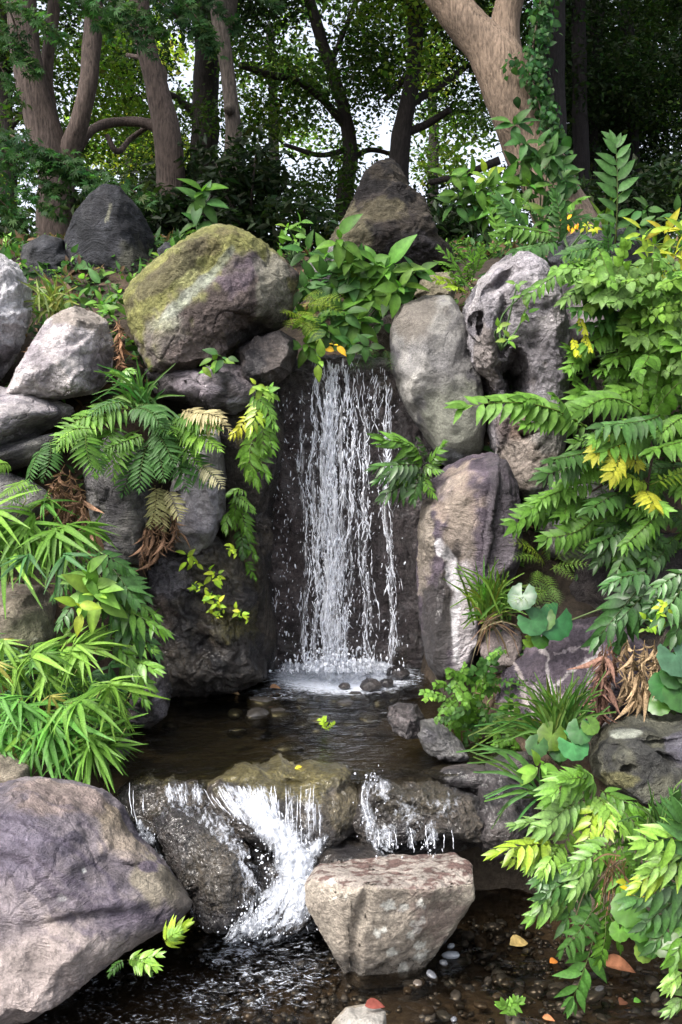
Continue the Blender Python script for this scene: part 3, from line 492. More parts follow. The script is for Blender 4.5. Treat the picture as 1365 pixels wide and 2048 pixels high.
rock('rock', 'dark bank rock under the arching grass right of the cascade', [(930, 1660), (950, 1560), (1000, 1530), (1060, 1560), (1080, 1640), (1050, 1720), (980, 1720)], 3.4, .15, .3, .3, .75, 5, .03, 7, pal='dark', seed=117, mat=WETM, wet=.5)
rock('rock', 'dark wet shelf along the right side of the pool', [(840, 1540), (900, 1520), (980, 1510), (1060, 1500), (1080, 1560), (980, 1580), (880, 1570)], 3.55, .14, .3, .3, .75, 5, .02, 7, pal='dark', seed=118, mat=WETM, wet=.5)
# small stones in the foam and the shallow pool
k = 0
for px, py, s, lab in [(730, 1344, 15, 'largest dark pebble sitting in the foam under the fall'), (795, 1346, 24, 'dark round pebble at the right end of the foam'), (742, 1370, 22, 'brown pebble just in front of the foam'), (690, 1372, 12, 'flat dark pebble in front of the middle of the foam'), (774, 1366, 15, 'flat pebble between foam and dark pool rock')]:
    q = PZ(px, py+s*.5, .45); k += 1
    rock('pebble', lab, [(px+s*math.cos(a)*(1+.1*math.sin(3*a+k)), py-s*.62*math.sin(a)) for a in np.linspace(0, 2*math.pi, 14)[:-1]], q[1], s/FPX*q[1]*.9, None, .1, .85, 4, .004, 14, pal='dark', seed=120+k, mat=WETM, wet=.8, cat='pebble', group='stones in the foam')
# ------------------------------------------------------------------ water
def water_mat(name, tint, sc, bump, stretch=(1, 1, 1), trans=1.0):
    m, t = nodes(name); L = t.links
    tc = N(t, 'ShaderNodeTexCoord'); mp = N(t, 'ShaderNodeMapping'); L.new(tc.outputs['Object'], mp.inputs[0]); mp.inputs['Scale'].default_value = stretch
    f = noise(t, mp.outputs[0], sc, 4, 0.55, 0.8); f2 = noise(t, mp.outputs[0], sc*.3, 3, 0.5, 0.5)
    b = N(t, 'ShaderNodeBump', Strength=bump, Distance=0.03); L.new(mathn(t, 'ADD', mathn(t, 'MULTIPLY', f, .6), f2), b.inputs['Height'])
    fr = N(t, 'ShaderNodeFresnel', IOR=1.33); L.new(b.outputs[0], fr.inputs['Normal'])
    gl = N(t, 'ShaderNodeBsdfGlossy', Roughness=0.04); L.new(b.outputs[0], gl.inputs['Normal']); gl.inputs[0].default_value = (1, 1, 1, 1)
    tp = N(t, 'ShaderNodeBsdfTransparent'); tp.inputs[0].default_value = (*tint, 1)
    mx = N(t, 'ShaderNodeMixShader'); L.new(fr.outputs[0], mx.inputs[0]); L.new(tp.outputs[0], mx.inputs[1]); L.new(gl.outputs[0], mx.inputs[2])
    # foam where the surface carries it
    at = N(t, 'ShaderNodeAttribute', attribute_name='Col'); fn = noise(t, mp.outputs[0], 26, 8, 0.75, 1.5)
    sep = N(t, 'ShaderNodeSeparateColor'); L.new(at.outputs['Color'], sep.inputs[0])
    k = mathn(t, 'ADD', sep.outputs[0], mathn(t, 'MULTIPLY', mathn(t, 'SUBTRACT', fn, .5), 2.2)); k = remap(t, k, .42, .85, 0, .95)
    fo = N(t, 'ShaderNodeBsdfDiffuse'); fo.inputs[0].default_value = (.62, .66, .74, 1)
    m2 = N(t, 'ShaderNodeMixShader'); L.new(k, m2.inputs[0]); L.new(mx.outputs[0], m2.inputs[1]); L.new(fo.outputs[0], m2.inputs[2])
    o = N(t, 'ShaderNodeOutputMaterial'); L.new(m2.outputs[0], o.inputs[0])
    return m
M_POOL = water_mat('pool_water', (.54, .51, .38), 16, .75, (1, 1.8, 1))
M_STREAM = water_mat('stream_water', (.62, .56, .47), 13, .7, (1, 1.6, 1))
def white_water(name, lo, hi, alpha=1.0, sc=30, stretch=(1, 1, 1), alb=(.82, .85, .92)):
    m, t = nodes(name); L = t.links
    tc = N(t, 'ShaderNodeTexCoord'); at = N(t, 'ShaderNodeAttribute', attribute_name='Col')
    p = N(t, 'ShaderNodeBsdfPrincipled', Roughness=.25); p.inputs['Base Color'].default_value = (*alb, 1); p.inputs['Specular IOR Level'].default_value = .5
    p.inputs['Transmission Weight'].default_value = 0
    mp = N(t, 'ShaderNodeMapping'); L.new(tc.outputs['Object'], mp.inputs[0]); mp.inputs['Scale'].default_value = stretch
    f = noise(t, mp.outputs[0], sc, 8, .72, .5); b = N(t, 'ShaderNodeBump', Strength=.5, Distance=.02); L.new(f, b.inputs['Height']); L.new(b.outputs[0], p.inputs['Normal'])
    tr = N(t, 'ShaderNodeBsdfTranslucent'); tr.inputs[0].default_value = (*alb, 1); m1 = N(t, 'ShaderNodeMixShader'); m1.inputs[0].default_value = .3; L.new(p.outputs[0], m1.inputs[1]); L.new(tr.outputs[0], m1.inputs[2])
    tp = N(t, 'ShaderNodeBsdfTransparent'); mx = N(t, 'ShaderNodeMixShader'); sep = N(t, 'ShaderNodeSeparateColor'); L.new(at.outputs['Color'], sep.inputs[0])
    k = mathn(t, 'ADD', sep.outputs[0], mathn(t, 'MULTIPLY', mathn(t, 'SUBTRACT', f, .5), 2.4))
    L.new(remap(t, k, lo, hi, 0, alpha), mx.inputs[0]); L.new(tp.outputs[0], mx.inputs[1]); L.new(m1.outputs[0], mx.inputs[2])
    o = N(t, 'ShaderNodeOutputMaterial'); L.new(mx.outputs[0], o.inputs[0])
    return m
M_FOAM = white_water('foam', .25, 1.30, .95, 46, (1, 1, .34), (.60, .64, .71)); M_FILM = white_water('film', .28, 1.05, .85, 60, (1, 1, .13), (.66, .70, .78)); M_VEIL = white_water('veil', .30, 1.05, .85, 95, (1, 1, .09)); M_DROP = white_water('drops', -3, -2, .9)
def grid_sheet(name, poly, z, mat, step, foam=None, wave=0.0, wfr=6):
    """a flat water surface filling an outline (world x, y)"""
    poly = np.array(poly); x0, y0 = poly.min(0); x1, y1 = poly.max(0)
    xs = np.arange(x0, x1+step, step); ys = np.arange(y0, y1+step, step); X, Yg = np.meshgrid(xs, ys)
    ins = np.zeros(X.shape, bool)
    for (ax, ay), (bx, by) in zip(poly, np.roll(poly, -1, 0)):
        c_ = ((ay > Yg) != (by > Yg)) & (X < (bx-ax)*(Yg-ay)/(by-ay+1e-12)+ax); ins ^= c_
    i = np.arange(len(ys)-1)[:, None]*len(xs) + np.arange(len(xs)-1)[None]; fl = ins.ravel()
    F = np.stack([i, i+1, i+1+len(xs), i+len(xs)], -1).reshape(-1, 4); F = F[fl[F].any(1)]
    V = np.stack([X.ravel(), Yg.ravel(), np.full(X.size, z)], 1)
    if wave: V[:, 2] += wave*fbm(V*np.array((wfr, wfr*1.7, 1)), 3)
    used = np.unique(F); mp = np.full(len(V), -1); mp[used] = np.arange(len(used)); V = V[used]; F = mp[F]
    c = np.zeros((len(V), 3));
    if foam is not None: c[:, 0] = foam(V)
    c0 = V.mean(0); o = link(name, raw_mesh(name, V-c0, [F], c, mat), None, c0); return tag(o, kind='structure')
def pool_foam(V):
    px, py = proj(V)
    return np.maximum(sstep(1.3, .2, np.hypot((px-685)/175, (py-1352)/44))*1.25, .38*sstep(1.2, .5, np.hypot((px-560)/90, (py-1385)/22)))
grid_sheet('pool_water', [(-1.0, 3.52), (-.5, 3.44), (.0, 3.40), (.3, 3.46), (.7, 3.6), (.6, 4.9), (.3, 5.1), (-.6, 5.1), (-.9, 4.6)], .45, M_POOL, .02, pool_foam, .007)
def stream_foam(V):
    px, py = proj(V)
    a = sstep(1.25, .2, np.hypot((px-545)/125, (py-1835)/62))
    d = polydist(px, py, [(520, 1850), (450, 1930), (420, 2000)]); b = .50*sstep(120, 10, d)*sstep(2030, 1880, py)
    c = .36*sstep(190, 60, np.hypot((px-560)/1.0, (py-1935)*1.2)); e = .34*sstep(150, 40, np.hypot((px-440)/1.2, (py-1995)*1.5))
    f = .55*sstep(1.2, .4, np.hypot((px-855)/75, (py-1703)/14)); h = .27*sstep(340, 120, px-300+0*py)*sstep(1880, 1960, py)
    return np.maximum.reduce([a, b, c, e, f, h])
grid_sheet('stream_water', [(-1.6, 1.2), (1.7, 1.2), (1.5, 2.4), (1.1, 3.1), (.8, 3.6), (-.6, 3.6), (-.8, 3.2), (-1.3, 2.5)], 0.0, M_STREAM, .015, stream_foam, .010, 7)
V_, F_ = ico(1)
DROP = (V_, F_, np.ones(len(V_)))
def blobs(mb, pts, ln, wd, axis=(0, 0, 1)):
    n = len(pts); X = np.tile(np.array(axis, float), (n, 1)) + rng.normal(size=(n, 3))*.25; Zn = rng.normal(size=(n, 3))
    mb.inst(DROP, np.asarray(pts), X, Zn, np.stack([ln, wd, wd], 1), np.ones((n, 3)))
# --- the tall fall
fall = thing('waterfall', 'tall white waterfall dropping in thin broken streams down the dark wall', 'waterfall', PZ(680, 1340, .45))
org = np.array(fall.location)
def path_pts(px_top, px_bot, y0, y1, ph, n=60):
    t = np.linspace(0, 1, n); y = y0+(y1-y0)*t
    x = px_top+(px_bot-px_top)*t + 6*np.sin(t*9+ph)+4*np.sin(t*23+ph*2)
    return t, x, y
mb = MB(); ms = MB()
cols_ = [(656, 654, 730, 1335, 12, .85, 900), (668, 668, 735, 1335, 18, .8, 800), (604, 612, 790, 1330, 6, .75, 260), (626, 630, 735, 1330, 9, .95, 520), (640, 650, 725, 1335, 9, 1.1, 620), (655, 668, 725, 1335, 12, 1.3, 980), (672, 660, 725, 1335, 10, 1.1, 720), (690, 680, 725, 1335, 10, 1.0, 620), (705, 692, 725, 1335, 9, .95, 520), (722, 732, 725, 1335, 11, .8, 340), (705, 740, 740, 1335, 12, .7, 260), (740, 715, 740, 1080, 10, .8, 200),
         (766, 786, 745, 1335, 6, .8, 330), (778, 790, 760, 1335, 7, .7, 230), (755, 770, 735, 1000, 8, .7, 170)]
for a, b, y0, y1, sp, w, n in cols_:
    ph = rng.uniform(0, 9)
    n = int(n*.42); u = rng.random(n)**.95; y = y0+(y1-y0)*u
    clump = .5+.5*np.sin(u*38+ph)+rng.normal(size=n)*.3
    t, xs_, ys_ = path_pts(a, b, y0, y1, ph); x = np.interp(u, t, xs_) + rng.normal(size=n)*sp*(.35+.75*u)*(1.2-.5*np.clip(clump, 0, 1))
    Yd = 4.93-.16*np.sqrt(np.clip((y-720)/620, 0, 1))+rng.normal(size=n)*.018
    pts = np.array([P(*q) for q in zip(x, y, Yd)])
    ln = rng.gamma(2.0, .0050, n)*(1+.9*(1-u)); wd = np.clip(rng.gamma(2.2, .0008, n), .0006, .005)*w
    blobs(mb, pts, ln, wd)
    for r in range(int(1+1.8*w)):
        ph2 = ph+rng.normal()*.5; ys0 = y0+abs(rng.normal())*60; pos = ys0
        off = rng.normal()*sp*.55
        while pos < y1-20:
            ln_ = rng.uniform(20, 110); e = min(pos+ln_, y1); tt = np.linspace(pos, e, 16)
            xx = np.interp((tt-y0)/(y1-y0), t, xs_)+off+1.6*np.sin(tt*.045+ph2*5)+.8*np.sin(tt*.13+ph2*3)+rng.normal(size=16)*.7
            dd = 4.925-.16*np.sqrt(np.clip((tt-720)/620, 0, 1))
            rr = np.clip((.0024+.0014*np.sin(tt*.23+ph2)+.0014*rng.normal(size=16))*w, .0006, .007)*np.sin(np.linspace(.12, 3.02, 16))**.5
            tube(ms, [P(*q) for q in zip(xx, tt, dd)], rr, 5)
            pos = e+rng.exponential(34)
# stray drops
n = 550; u = rng.random(n); x = rng.normal(690, 72, n); y = 740+600*u**.8
ok = (x > 530) & (x < 815); x, y = x[ok], y[ok]; pts = np.array([P(a, b, 4.86+rng.normal()*.05) for a, b in zip(x, y)])
blobs(mb, pts, rng.gamma(2, .0035, len(x)), np.clip(rng.gamma(2.5, .0011, len(x)), .001, .005))
n = 230; x = rng.normal(562, 20, n); y = rng.uniform(780, 1280, n); pts = np.array([P(a, b, 4.86+rng.normal()*.02) for a, b in zip(x, y)]); blobs(mb, pts, rng.gamma(2, .003, n), np.clip(rng.gamma(2.5, .0009, n), .0009, .003))
VL = MB()
for a, b, y0, y1, wd, dn in [(606, 612, 800, 1335, 7, .50), (630, 632, 760, 1335, 9, .60), (648, 652, 745, 1335, 13, .72), (668, 664, 750, 1335, 16, .70), (688, 678, 760, 1335, 12, .62), (712, 690, 790, 1335, 9, .52), (728, 735, 760, 1250, 9, .48), (768, 786, 790, 1335, 7, .60), (700, 742, 900, 1335, 8, .42), (665, 668, 722, 800, 70, .34)]:
    nv, nu = 160, 14; v = np.linspace(0, 1, nv); y = y0+(y1-y0)*v; x = a+(b-a)*v+4*np.sin(v*9+a)+2*np.sin(v*23+b); u = np.linspace(-1, 1, nu); w_ = wd*(.7+.5*v)*(1+.35*pn(np.stack([v*9+a, 0*v, 0*v], 1))); Yd = 4.915-.16*np.sqrt(np.clip((y-720)/620, 0, 1))
    G = np.array([P(x[i]+u[j]*w_[i], y[i], Yd[i]-.012*(1-u[j]**2)) for i in range(nv) for j in range(nu)]); G[:, 1] += .006*fbm(G*40, 3); i = np.arange(nv-1)[:, None]*nu+np.arange(nu-1)[None]; Fq = np.stack([i, i+nu, i+nu+1, i+1], -1).reshape(-1, 4)
    cc = np.zeros((nv*nu, 3)); cc[:, 0] = (dn*(1-np.abs(u[None])**2)*(sstep(0, .15, v)*(.85+.3*pn(np.stack([v*14+b, 0*v+3, 0*v], 1))))[:, None]).ravel(); VL.add(G, Fq, cc)
link('veil', VL.mesh('veil', M_VEIL, org), fall)
link('droplets', mb.mesh('droplets', M_DROP, org), fall); link('streams', ms.mesh('streams', M_DROP, org), fall)
# foam at its foot
def mound(name, fn, poly, z, mat, step, org, par):
    o = grid_sheet(name, poly, z, mat, step); return o
fm = MB(); xs = np.linspace(520, 835, 200); ys = np.linspace(1300, 1385, 60); GX, GY = np.meshgrid(xs, ys)
G = np.array([PZ(a, b, .455) for a, b in zip(GX.ravel(), GY.ravel())]); den = sstep(1.15, .25, np.hypot((GX.ravel()-685)/150, (GY.ravel()-1338)/40)+.18*fbm(G*9, 3))
G[:, 2] += den*(.035+.030*fbm(G*16, 4)+.012*fbm(G*50, 3)) + .004*den
i = np.arange(59)[:, None]*200+np.arange(199)[None]; Fq = np.stack([i, i+200, i+201, i+1], -1).reshape(-1, 4)
cden = np.zeros((len(G), 3)); cden[:, 0] = den*1.9-.1
fm.add(G, Fq, cden); link('foam', fm.mesh('foam', M_FOAM, org), fall)
sp = MB(); n = 900; x = rng.normal(672, 52, n); y = 1345-np.abs(rng.normal(0, 22, n)); pts = np.array([P(a, b, 4.74+rng.normal()*.09) for a, b in zip(x, y)]); blobs(sp, pts, rng.gamma(2, .0034, n), rng.gamma(2, .0016, n))
link('splash', sp.mesh('splash', M_DROP, org), fall)
# --- lower cascade: strands over the lip, a white chute and its foam
def YC(y): return np.interp(y, [1530, 1560, 1700, 1850], [3.40, 3.29, 3.12, 3.00])
def strands(mb, polys, n, sp, w, dY=0.0):
    n = max(1, int(n*.22))
    for _ in range(n):
        pl = np.array(polys, float); d = spline(np.c_[pl, 0*pl[:, :1]], 14)[:, :2]; off = rng.normal()*sp; st = rng.integers(0, 5); en = rng.integers(9, 15)
        d = d[st:en]; m = len(d); x = d[:, 0]+off+rng.normal(size=m)*.5+1.2*np.sin(np.arange(m)*.5+off); yy = d[:, 1]
        r = np.clip(.0011*w+.0006*rng.normal(size=m), .0004, .004)*np.sin(np.linspace(.15, 2.99, m))**.5
        tube(mb, [P(a, b, YC(b)-.01+dY+rng.normal()*.003) for a, b in zip(x, yy)], r, 5)
def sheet(mb, cl, wid, dens, dY=0.0, nu=40, nv=140, rough=.011):
    """a lofted skin of white water along a centre line of pixels"""
    c3 = spline(np.c_[np.array(cl, float), np.array(wid, float)], nv); u = np.linspace(-1, 1, nu)
    tx = np.gradient(c3[:, :2], axis=0); tx /= np.linalg.norm(tx, axis=1)[:, None]; nx = np.stack([-tx[:, 1], tx[:, 0]], 1)
    X = c3[:, None, 0]+nx[:, None, 0]*u[None]*c3[:, None, 2]; Yp = c3[:, None, 1]+nx[:, None, 1]*u[None]*c3[:, None, 2]
    Yd = YC(Yp)+dY-.02*(1-u[None]**2)
    G = np.array([P(a, b, c) for a, b, c in zip(X.ravel(), Yp.ravel(), Yd.ravel())])
    G[:, 1] += rough*fbm(G*26, 5, .6); G[:, 2] += rough*fbm(G*26+40, 5, .6)
    vv = np.linspace(0, 1, nv)[:, None]; uu = np.stack([u*4+rng.uniform(0, 50), 0*u, 0*u+rng.uniform(0, 50)], 1); tp_ = pn(uu*1.7)[None]*.25
    dd = dens*(1-np.abs(u[None])**2.5)*sstep(-.12, .22, vv+tp_)*sstep(-.05, .25, 1-vv+pn(uu*2.3+7)[None]*.3)
    i = np.arange(nv-1)[:, None]*nu+np.arange(nu-1)[None]; F = np.stack([i, i+nu, i+nu+1, i+1], -1).reshape(-1, 4)
    c = np.zeros((len(G), 3)); c[:, 0] = dd.ravel(); mb.add(G, F, c)
def cascade(name, label, loc, fn):
    t = thing(name, label, 'waterfall', loc); a, b, f = MB(), MB(), MB(); fn(a, b, a, f); o = np.array(t.location)
    if a.V: link('streams', a.mesh('streams', M_DROP, o), t)
    if f.V: link('water_film', f.mesh('water_film', M_FILM, o), t)
    if b.V: link('foam', b.mesh('foam', M_FOAM, o), t)
    
def spray(mb, x, y, sx, sy, n, s=1.0, dY=-.03):
    n = int(n*.45); X = rng.normal(x, sx, n); Yp = rng.normal(y, sy, n); pts = np.array([P(a, b, YC(b)+dY+rng.normal()*.02) for a, b in zip(X, Yp)]); blobs(mb, pts, rng.gamma(2, .0016*s, n), rng.gamma(2, .0008*s, n))
def main_c(a, b, c, f):
    for x0, x1, y1, n, w in [(430, 480, 1640, 16, 1), (455, 500, 1650, 18, 1.1), (480, 520, 1650, 22, 1.2), (500, 530, 1650, 22, 1.3), (520, 540, 1650, 22, 1.2), (540, 548, 1660, 18, 1.2), (575, 580, 1690, 9, .8), (600, 600, 1690, 9, .8), (625, 622, 1690, 9, .8), (640, 640, 1690, 6, .7)]:
        strands(a, [(x0, 1572), (x0*.75+x1*.25, 1596), (x1, y1)], n*2, 9, w)
    sheet(b, [(440, 1570), (480, 1605), (530, 1640), (575, 1690), (590, 1740), (572, 1790), (545, 1835), (500, 1870)], [12, 26, 36, 42, 50, 48, 60, 44], 1.0, -.03)
    sheet(b, [(655, 1672), (630, 1700), (600, 1740), (585, 1790)], [10, 18, 26, 26], .85, -.035)
    sheet(b, [(620, 1710), (612, 1770), (600, 1830), (560, 1860)], [16, 18, 26, 26], .75, -.03)
    for x0, x1, y1, wd, dn in [(445, 492, 1650, 18, .46), (480, 520, 1655, 22, .56), (515, 540, 1660, 22, .60), (548, 550, 1660, 10, .45), (585, 585, 1690, 14, .34), (625, 622, 1690, 18, .36), (645, 640, 1680, 8, .3)]: sheet(f, [(x0, 1570), ((x0*2+x1)/3, 1600), (x1, y1)], [wd, wd, wd*.8], dn*1.25, -.01, rough=.006)
    for pl, wd, dn in [([(330, 1590), (370, 1650), (410, 1720), (440, 1800)], 34, .42), ([(400, 1600), (440, 1660), (480, 1730), (490, 1800)], 34, .46), ([(470, 1700), (500, 1760), (500, 1830)], 26, .42)]: sheet(f, pl, [wd]*len(pl), dn, .0, rough=.005)  # water film over the boulder; its white speckle also paints wet glints
    sheet(b, [(560, 1820), (500, 1850), (450, 1885)], [30, 30, 12], .8, -.02)
    for q in [(560, 1690, 30, 30, 300), (575, 1760, 34, 40, 420), (540, 1830, 50, 22, 480), (490, 1860, 30, 14, 180), (530, 1640, 34, 16, 200), (610, 1700, 20, 16, 120)]: spray(c, *q)
cascade('cascade', 'broad white cascade foaming down beside the flat-topped block', PZ(545, 1850, 0), main_c)
def left_c(a, b, c, f):
    for x0, x1, n in [(262, 272, 10), (275, 282, 9)]: strands(a, [(x0, 1558), (x0+3, 1600), (x1, 1655)], n, 5, .9, .03)
    sheet(b, [(275, 1640), (292, 1668), (312, 1690)], [10, 16, 8], .7, .03); sheet(b, [(310, 1690), (340, 1745), (372, 1800), (390, 1840)], [8, 7, 7, 8], .42, .02)
    [sheet(f, [(x0, 1566), (x0+3, 1580), (x0+8, 1612)], [16, 17, 12], .55, .0, rough=.006) for x0 in (338, 362, 392)]; [strands(a, [(x0, 1566), (x0+3, 1580), (x0+8, 1610)], 12, 7, .7, .0) for x0 in (335, 350, 365, 385, 398)]
    spray(c, 292, 1670, 12, 14, 70, 1, .02)
cascade('cascade', 'narrow trickle squeezing past the huge left boulder at the cascade end', PZ(300, 1700, .2), left_c)
def right_c(a, b, c, f):
    strands(a, [(735, 1560), (728, 1600), (740, 1650)], 12, 10, .9, .0); sheet(b, [(742, 1545), (732, 1590), (738, 1640), (765, 1690), (790, 1710)], [10, 12, 18, 24, 14], .55, -.0)
    [sheet(f, pl, wd, dn*1.25, -.0, rough=.006) for pl, wd, dn in [([(735, 1555), (760, 1570), (780, 1600)], [14, 24, 16], .42), ([(790, 1600), (820, 1630), (840, 1660)], [30, 34, 26], .30), ([(775, 1640), (780, 1700)], [22, 20], .42), ([(862, 1640), (866, 1700)], [14, 16], .42), ([(820, 1650), (824, 1700)], [12, 12], .35), ([(880, 1590), (900, 1640)], [40, 30], .27)]]
    for x0, y0, n in [(755, 1640, 9), (770, 1650, 9), (785, 1650, 8), (815, 1655, 6), (825, 1655, 5), (855, 1645, 8), (866, 1645, 8), (905, 1660, 3), (885, 1655, 3)]: strands(a, [(x0, y0), (x0+2, y0+25), (x0+4, y0+55)], n, 4, .9, -.02)
    for q in [(750, 1560, 16, 14, 70), (745, 1620, 14, 30, 100), (775, 1690, 22, 16, 110), (860, 1695, 14, 8, 60)]: spray(c, *q)
cascade('cascade', 'thin cascade dripping over the dark ridge behind the flat-topped block', PZ(800, 1700, .05), right_c)
# ------------------------------------------------------------------ leaf templates: (V, F, shade)
def leaf_t(shape='ovate', fold=.25, curl=.25, n=6, wid=.5, sick=0.0, mid=1.35):
    t = np.linspace(0, 1, n+1)
    w = dict(ovate=np.sin(np.pi*np.clip(t, 0, 1)**.75)**.9, lance=np.sin(np.pi*t**.7)**1.1, linear=np.minimum(1, t*8)*(1-t**2.2), obov=np.sin(np.pi*t**1.3)**.8)[shape]*wid*.5
    w[0] = max(w[0], .012); w[-1] = 0.004
    V, sh = [], []
    for a, b in zip(t, w):
        z = -curl*a*a; y0 = sick*a*a
        for s_ in (-1, 0, 1): V.append((a, y0+s_*b, z+abs(s_)*b*fold)); sh.append(mid if s_ == 0 else 1.0)
    F = [[3*k+j, 3*k+3+j, 3*k+4+j, 3*k+1+j] for k in range(n) for j in (0, 1)]
    return np.array(V), np.array(F), np.array(sh)
def quad_t(wid=.55, fold=.15):
    V = np.array([(0, 0, 0), (.45, -wid/2, fold*.5), (.45, wid/2, fold*.5), (1, 0, -.08)]); return V, np.array([[0, 1, 3], [0, 3, 2]]), np.array([1.1, 1, 1, .95])
def palm_t():
    V = [(0.25, 0, 0)]; F = []; ang = np.radians([-115, -75, -38, 0, 38, 75, 115]); ln = [.42, .62, .75, .8, .75, .62, .42]
    for a, l in zip(ang, ln):
        c, s_ = math.cos(a), math.sin(a); k = len(V); V += [(.25+.42*l*c+.09*s_, .42*l*s_-.09*c, .03), (.25+l*c, l*s_, -.08), (.25+.42*l*c-.09*s_, .42*l*s_+.09*c, .03)]; F += [[0, k, k+1], [0, k+1, k+2]]
    return np.array(V), np.array(F), np.ones(len(V))
def round_t(n=26, notch=.5):
    V = [(.0, 0, 0)]; sh = [1.5]; F = []
    for ring, (r, z) in enumerate([(.35, .0), (.75, .03), (1, -.05)]):
        for k in range(n):
            a = -math.pi+notch*.5+(2*math.pi-notch)*k/(n-1); rr = r*(1+(.045*math.sin(a*11) if ring == 2 else 0)); V.append((rr*math.cos(a)*.5+.05, rr*math.sin(a)*.5, z*.3+.008*math.sin(a*5)*r+.012*math.cos(a*2)*r)); sh.append(1.12 if k % 3 == 0 else .97)
    F3 = [[0, 1+k, 2+k] for k in range(n-1)]
    F4 = [[1+ri*n+k, 1+(ri+1)*n+k, 2+(ri+1)*n+k, 2+ri*n+k] for ri in (0, 1) for k in range(n-1)]
    F = F3 + [f[:3] for f in F4] + [[f[0], f[2], f[3]] for f in F4]
    return np.array(V), np.array(F), np.array(sh)
T_OV = leaf_t('ovate', .2, .28, 6, .52); T_OVN = leaf_t('ovate', .2, .22, 5, .40); T_LA = leaf_t('lance', .2, .25, 5, .30); T_LIN = leaf_t('linear', .3, .42, 6, .105, mid=1.35); T_SICK = leaf_t('lance', .25, .22, 5, .27, .18); T_Q = quad_t(); T_QN = quad_t(.36); T_PALM = palm_t(); T_RND = round_t()
T_GRASS = leaf_t('linear', .3, .0, 8, .02, mid=1.0)
def jit(col, n, v=.22, h=.12):
    c = np.tile(np.array(col, float), (n, 1)); c *= np.exp(rng.normal(size=(n, 1))*v); c[:, 0] *= np.exp(rng.normal(size=n)*h*1.5); c[:, 2] *= np.exp(rng.normal(size=n)*h); return np.clip(c, 0, .9)
def unit(v): v = np.asarray(v, float); return v/(np.linalg.norm(v)+1e-12)

# ------------------------------------------------------------------ trees
BK = dict(warm=(.082, .062, .054), grey=(.080, .066, .056), dark=(.022, .018, .017), black=(.014, .012, .013))
def trunk(tree, polys, col, org, sides=18, wob=.10, name='trunk'):
    mb = MB()
    for pts in polys:
        w = np.array([P(a, b, Yd) for a, b, Yd, r in pts]); r = np.array([r*Yd/FPX for a, b, Yd, r in pts])
        n = max(16, int(len(pts)*9)); s_ = spline(np.c_[w, r], n); pts3 = s_[:, :3]
        pts3 = pts3 + .012*np.stack([fbm(pts3*2.1+k*9, 2) for k in range(3)], -1)*(r.mean()/.08)
        sp_ = np.linalg.norm(pts3-pts3[0], axis=1)
        cm = (1+.25*fbm(pts3*1.7, 3))[:, None]*np.array(col)
        tube(mb, pts3, np.maximum(s_[:, 3], .003), sides, cm, wob, 7.0)
    return link(name, mb.mesh(name, M_BARK, org), tree)
def crown_clusters(centres, radii, nleaf, T, size, cols, flat=.55, up=.5, mb=None):
    """small leaves in loose clumps; every clump its own shade of green"""
    mb = mb or MB()
    for c, r, cl in zip(centres, radii, cols):
        n = int(nleaf*r*r/.16)
        d = rng.normal(size=(n, 3)); d /= np.linalg.norm(d, axis=1)[:, None]; d *= (rng.random(n)**.45)[:, None]
        d[:, 2] *= flat; p = c+d*r; p += .12*r*rng.normal(size=(n, 3))
        X = rng.normal(size=(n, 3)); X[:, 2] = X[:, 2]*.5-.35; Z = rng.normal(size=(n, 3))*.7; Z[:, 2] += up+.3
        mb.inst(T, p, X, Z, size*np.exp(rng.normal(size=n)*.25), jit(cl, n, .3, .12))
    return mb
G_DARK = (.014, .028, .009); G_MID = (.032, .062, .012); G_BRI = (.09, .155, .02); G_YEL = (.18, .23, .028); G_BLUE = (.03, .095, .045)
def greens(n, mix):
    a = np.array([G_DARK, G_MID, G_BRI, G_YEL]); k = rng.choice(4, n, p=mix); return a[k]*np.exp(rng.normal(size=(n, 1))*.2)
# --- forked maple at the left
mp_ = thing('maple_tree', 'smooth-barked maple forking into three stems behind the dark slate slab', 'tree', P(112, 490, 7.0)); o_ = np.array(mp_.location)
trunk(mp_, [[(108, 520, 7, 38), (112, 440, 7, 36), (112, 350, 7, 34), (98, 290, 7, 34), (72, 200, 7.0, 31), (56, 110, 7, 29), (45, 20, 7, 27), (30, -120, 7, 26), (0, -420, 7, 20)],
            [(118, 380, 7.05, 30), (135, 310, 7.0, 24), (158, 250, 6.95, 19), (176, 170, 6.95, 18), (186, 70, 7, 18), (190, -40, 7, 17), (205, -300, 7, 13)],
            [(112, 330, 7.1, 18), (104, 250, 7.15, 14), (94, 150, 7.2, 13), (105, 40, 7.2, 12), (118, -100, 7.2, 11)]], BK['warm'], o_)
# drooping sprays of small palmate leaves
mb = MB(); tw = MB()
def spray_maple(mb, tw, p0, p1, n, wid, col):
    a, b = np.array(p0), np.array(p1); t = rng.random(n)**.8; ax = b-a; side = np.cross(unit(ax), (0, 0, 1.)); sag = -.10*np.linalg.norm(ax)
    p = a+ax*t[:, None]; p[:, 2] += sag*t*t; p += side*(rng.normal(size=n)*wid*(1-.55*t))[:, None]; p[:, 2] += rng.normal(size=n)*.025
    X = np.tile(unit(ax), (n, 1))*.5+rng.normal(size=(n, 3))*.6+side*np.sign(rng.normal(size=n))[:, None]*.4; X[:, 2] -= .45; Z = rng.normal(size=(n, 3))*.35+np.array((0, -.55, .8))
    mb.inst(T_PALM, p, X, Z, .052*np.exp(rng.normal(size=n)*.2), jit(col, n, .25, .12)); q = np.linspace(0, 1, 8)[:, None]; l = a+ax*q; l[:, 2] += (sag*q*q)[:, 0]; tube(tw, l, np.linspace(.007, .002, 8), 4, (.06, .045, .03))
MG = (.04, .098, .028); MGD = (.022, .058, .020)
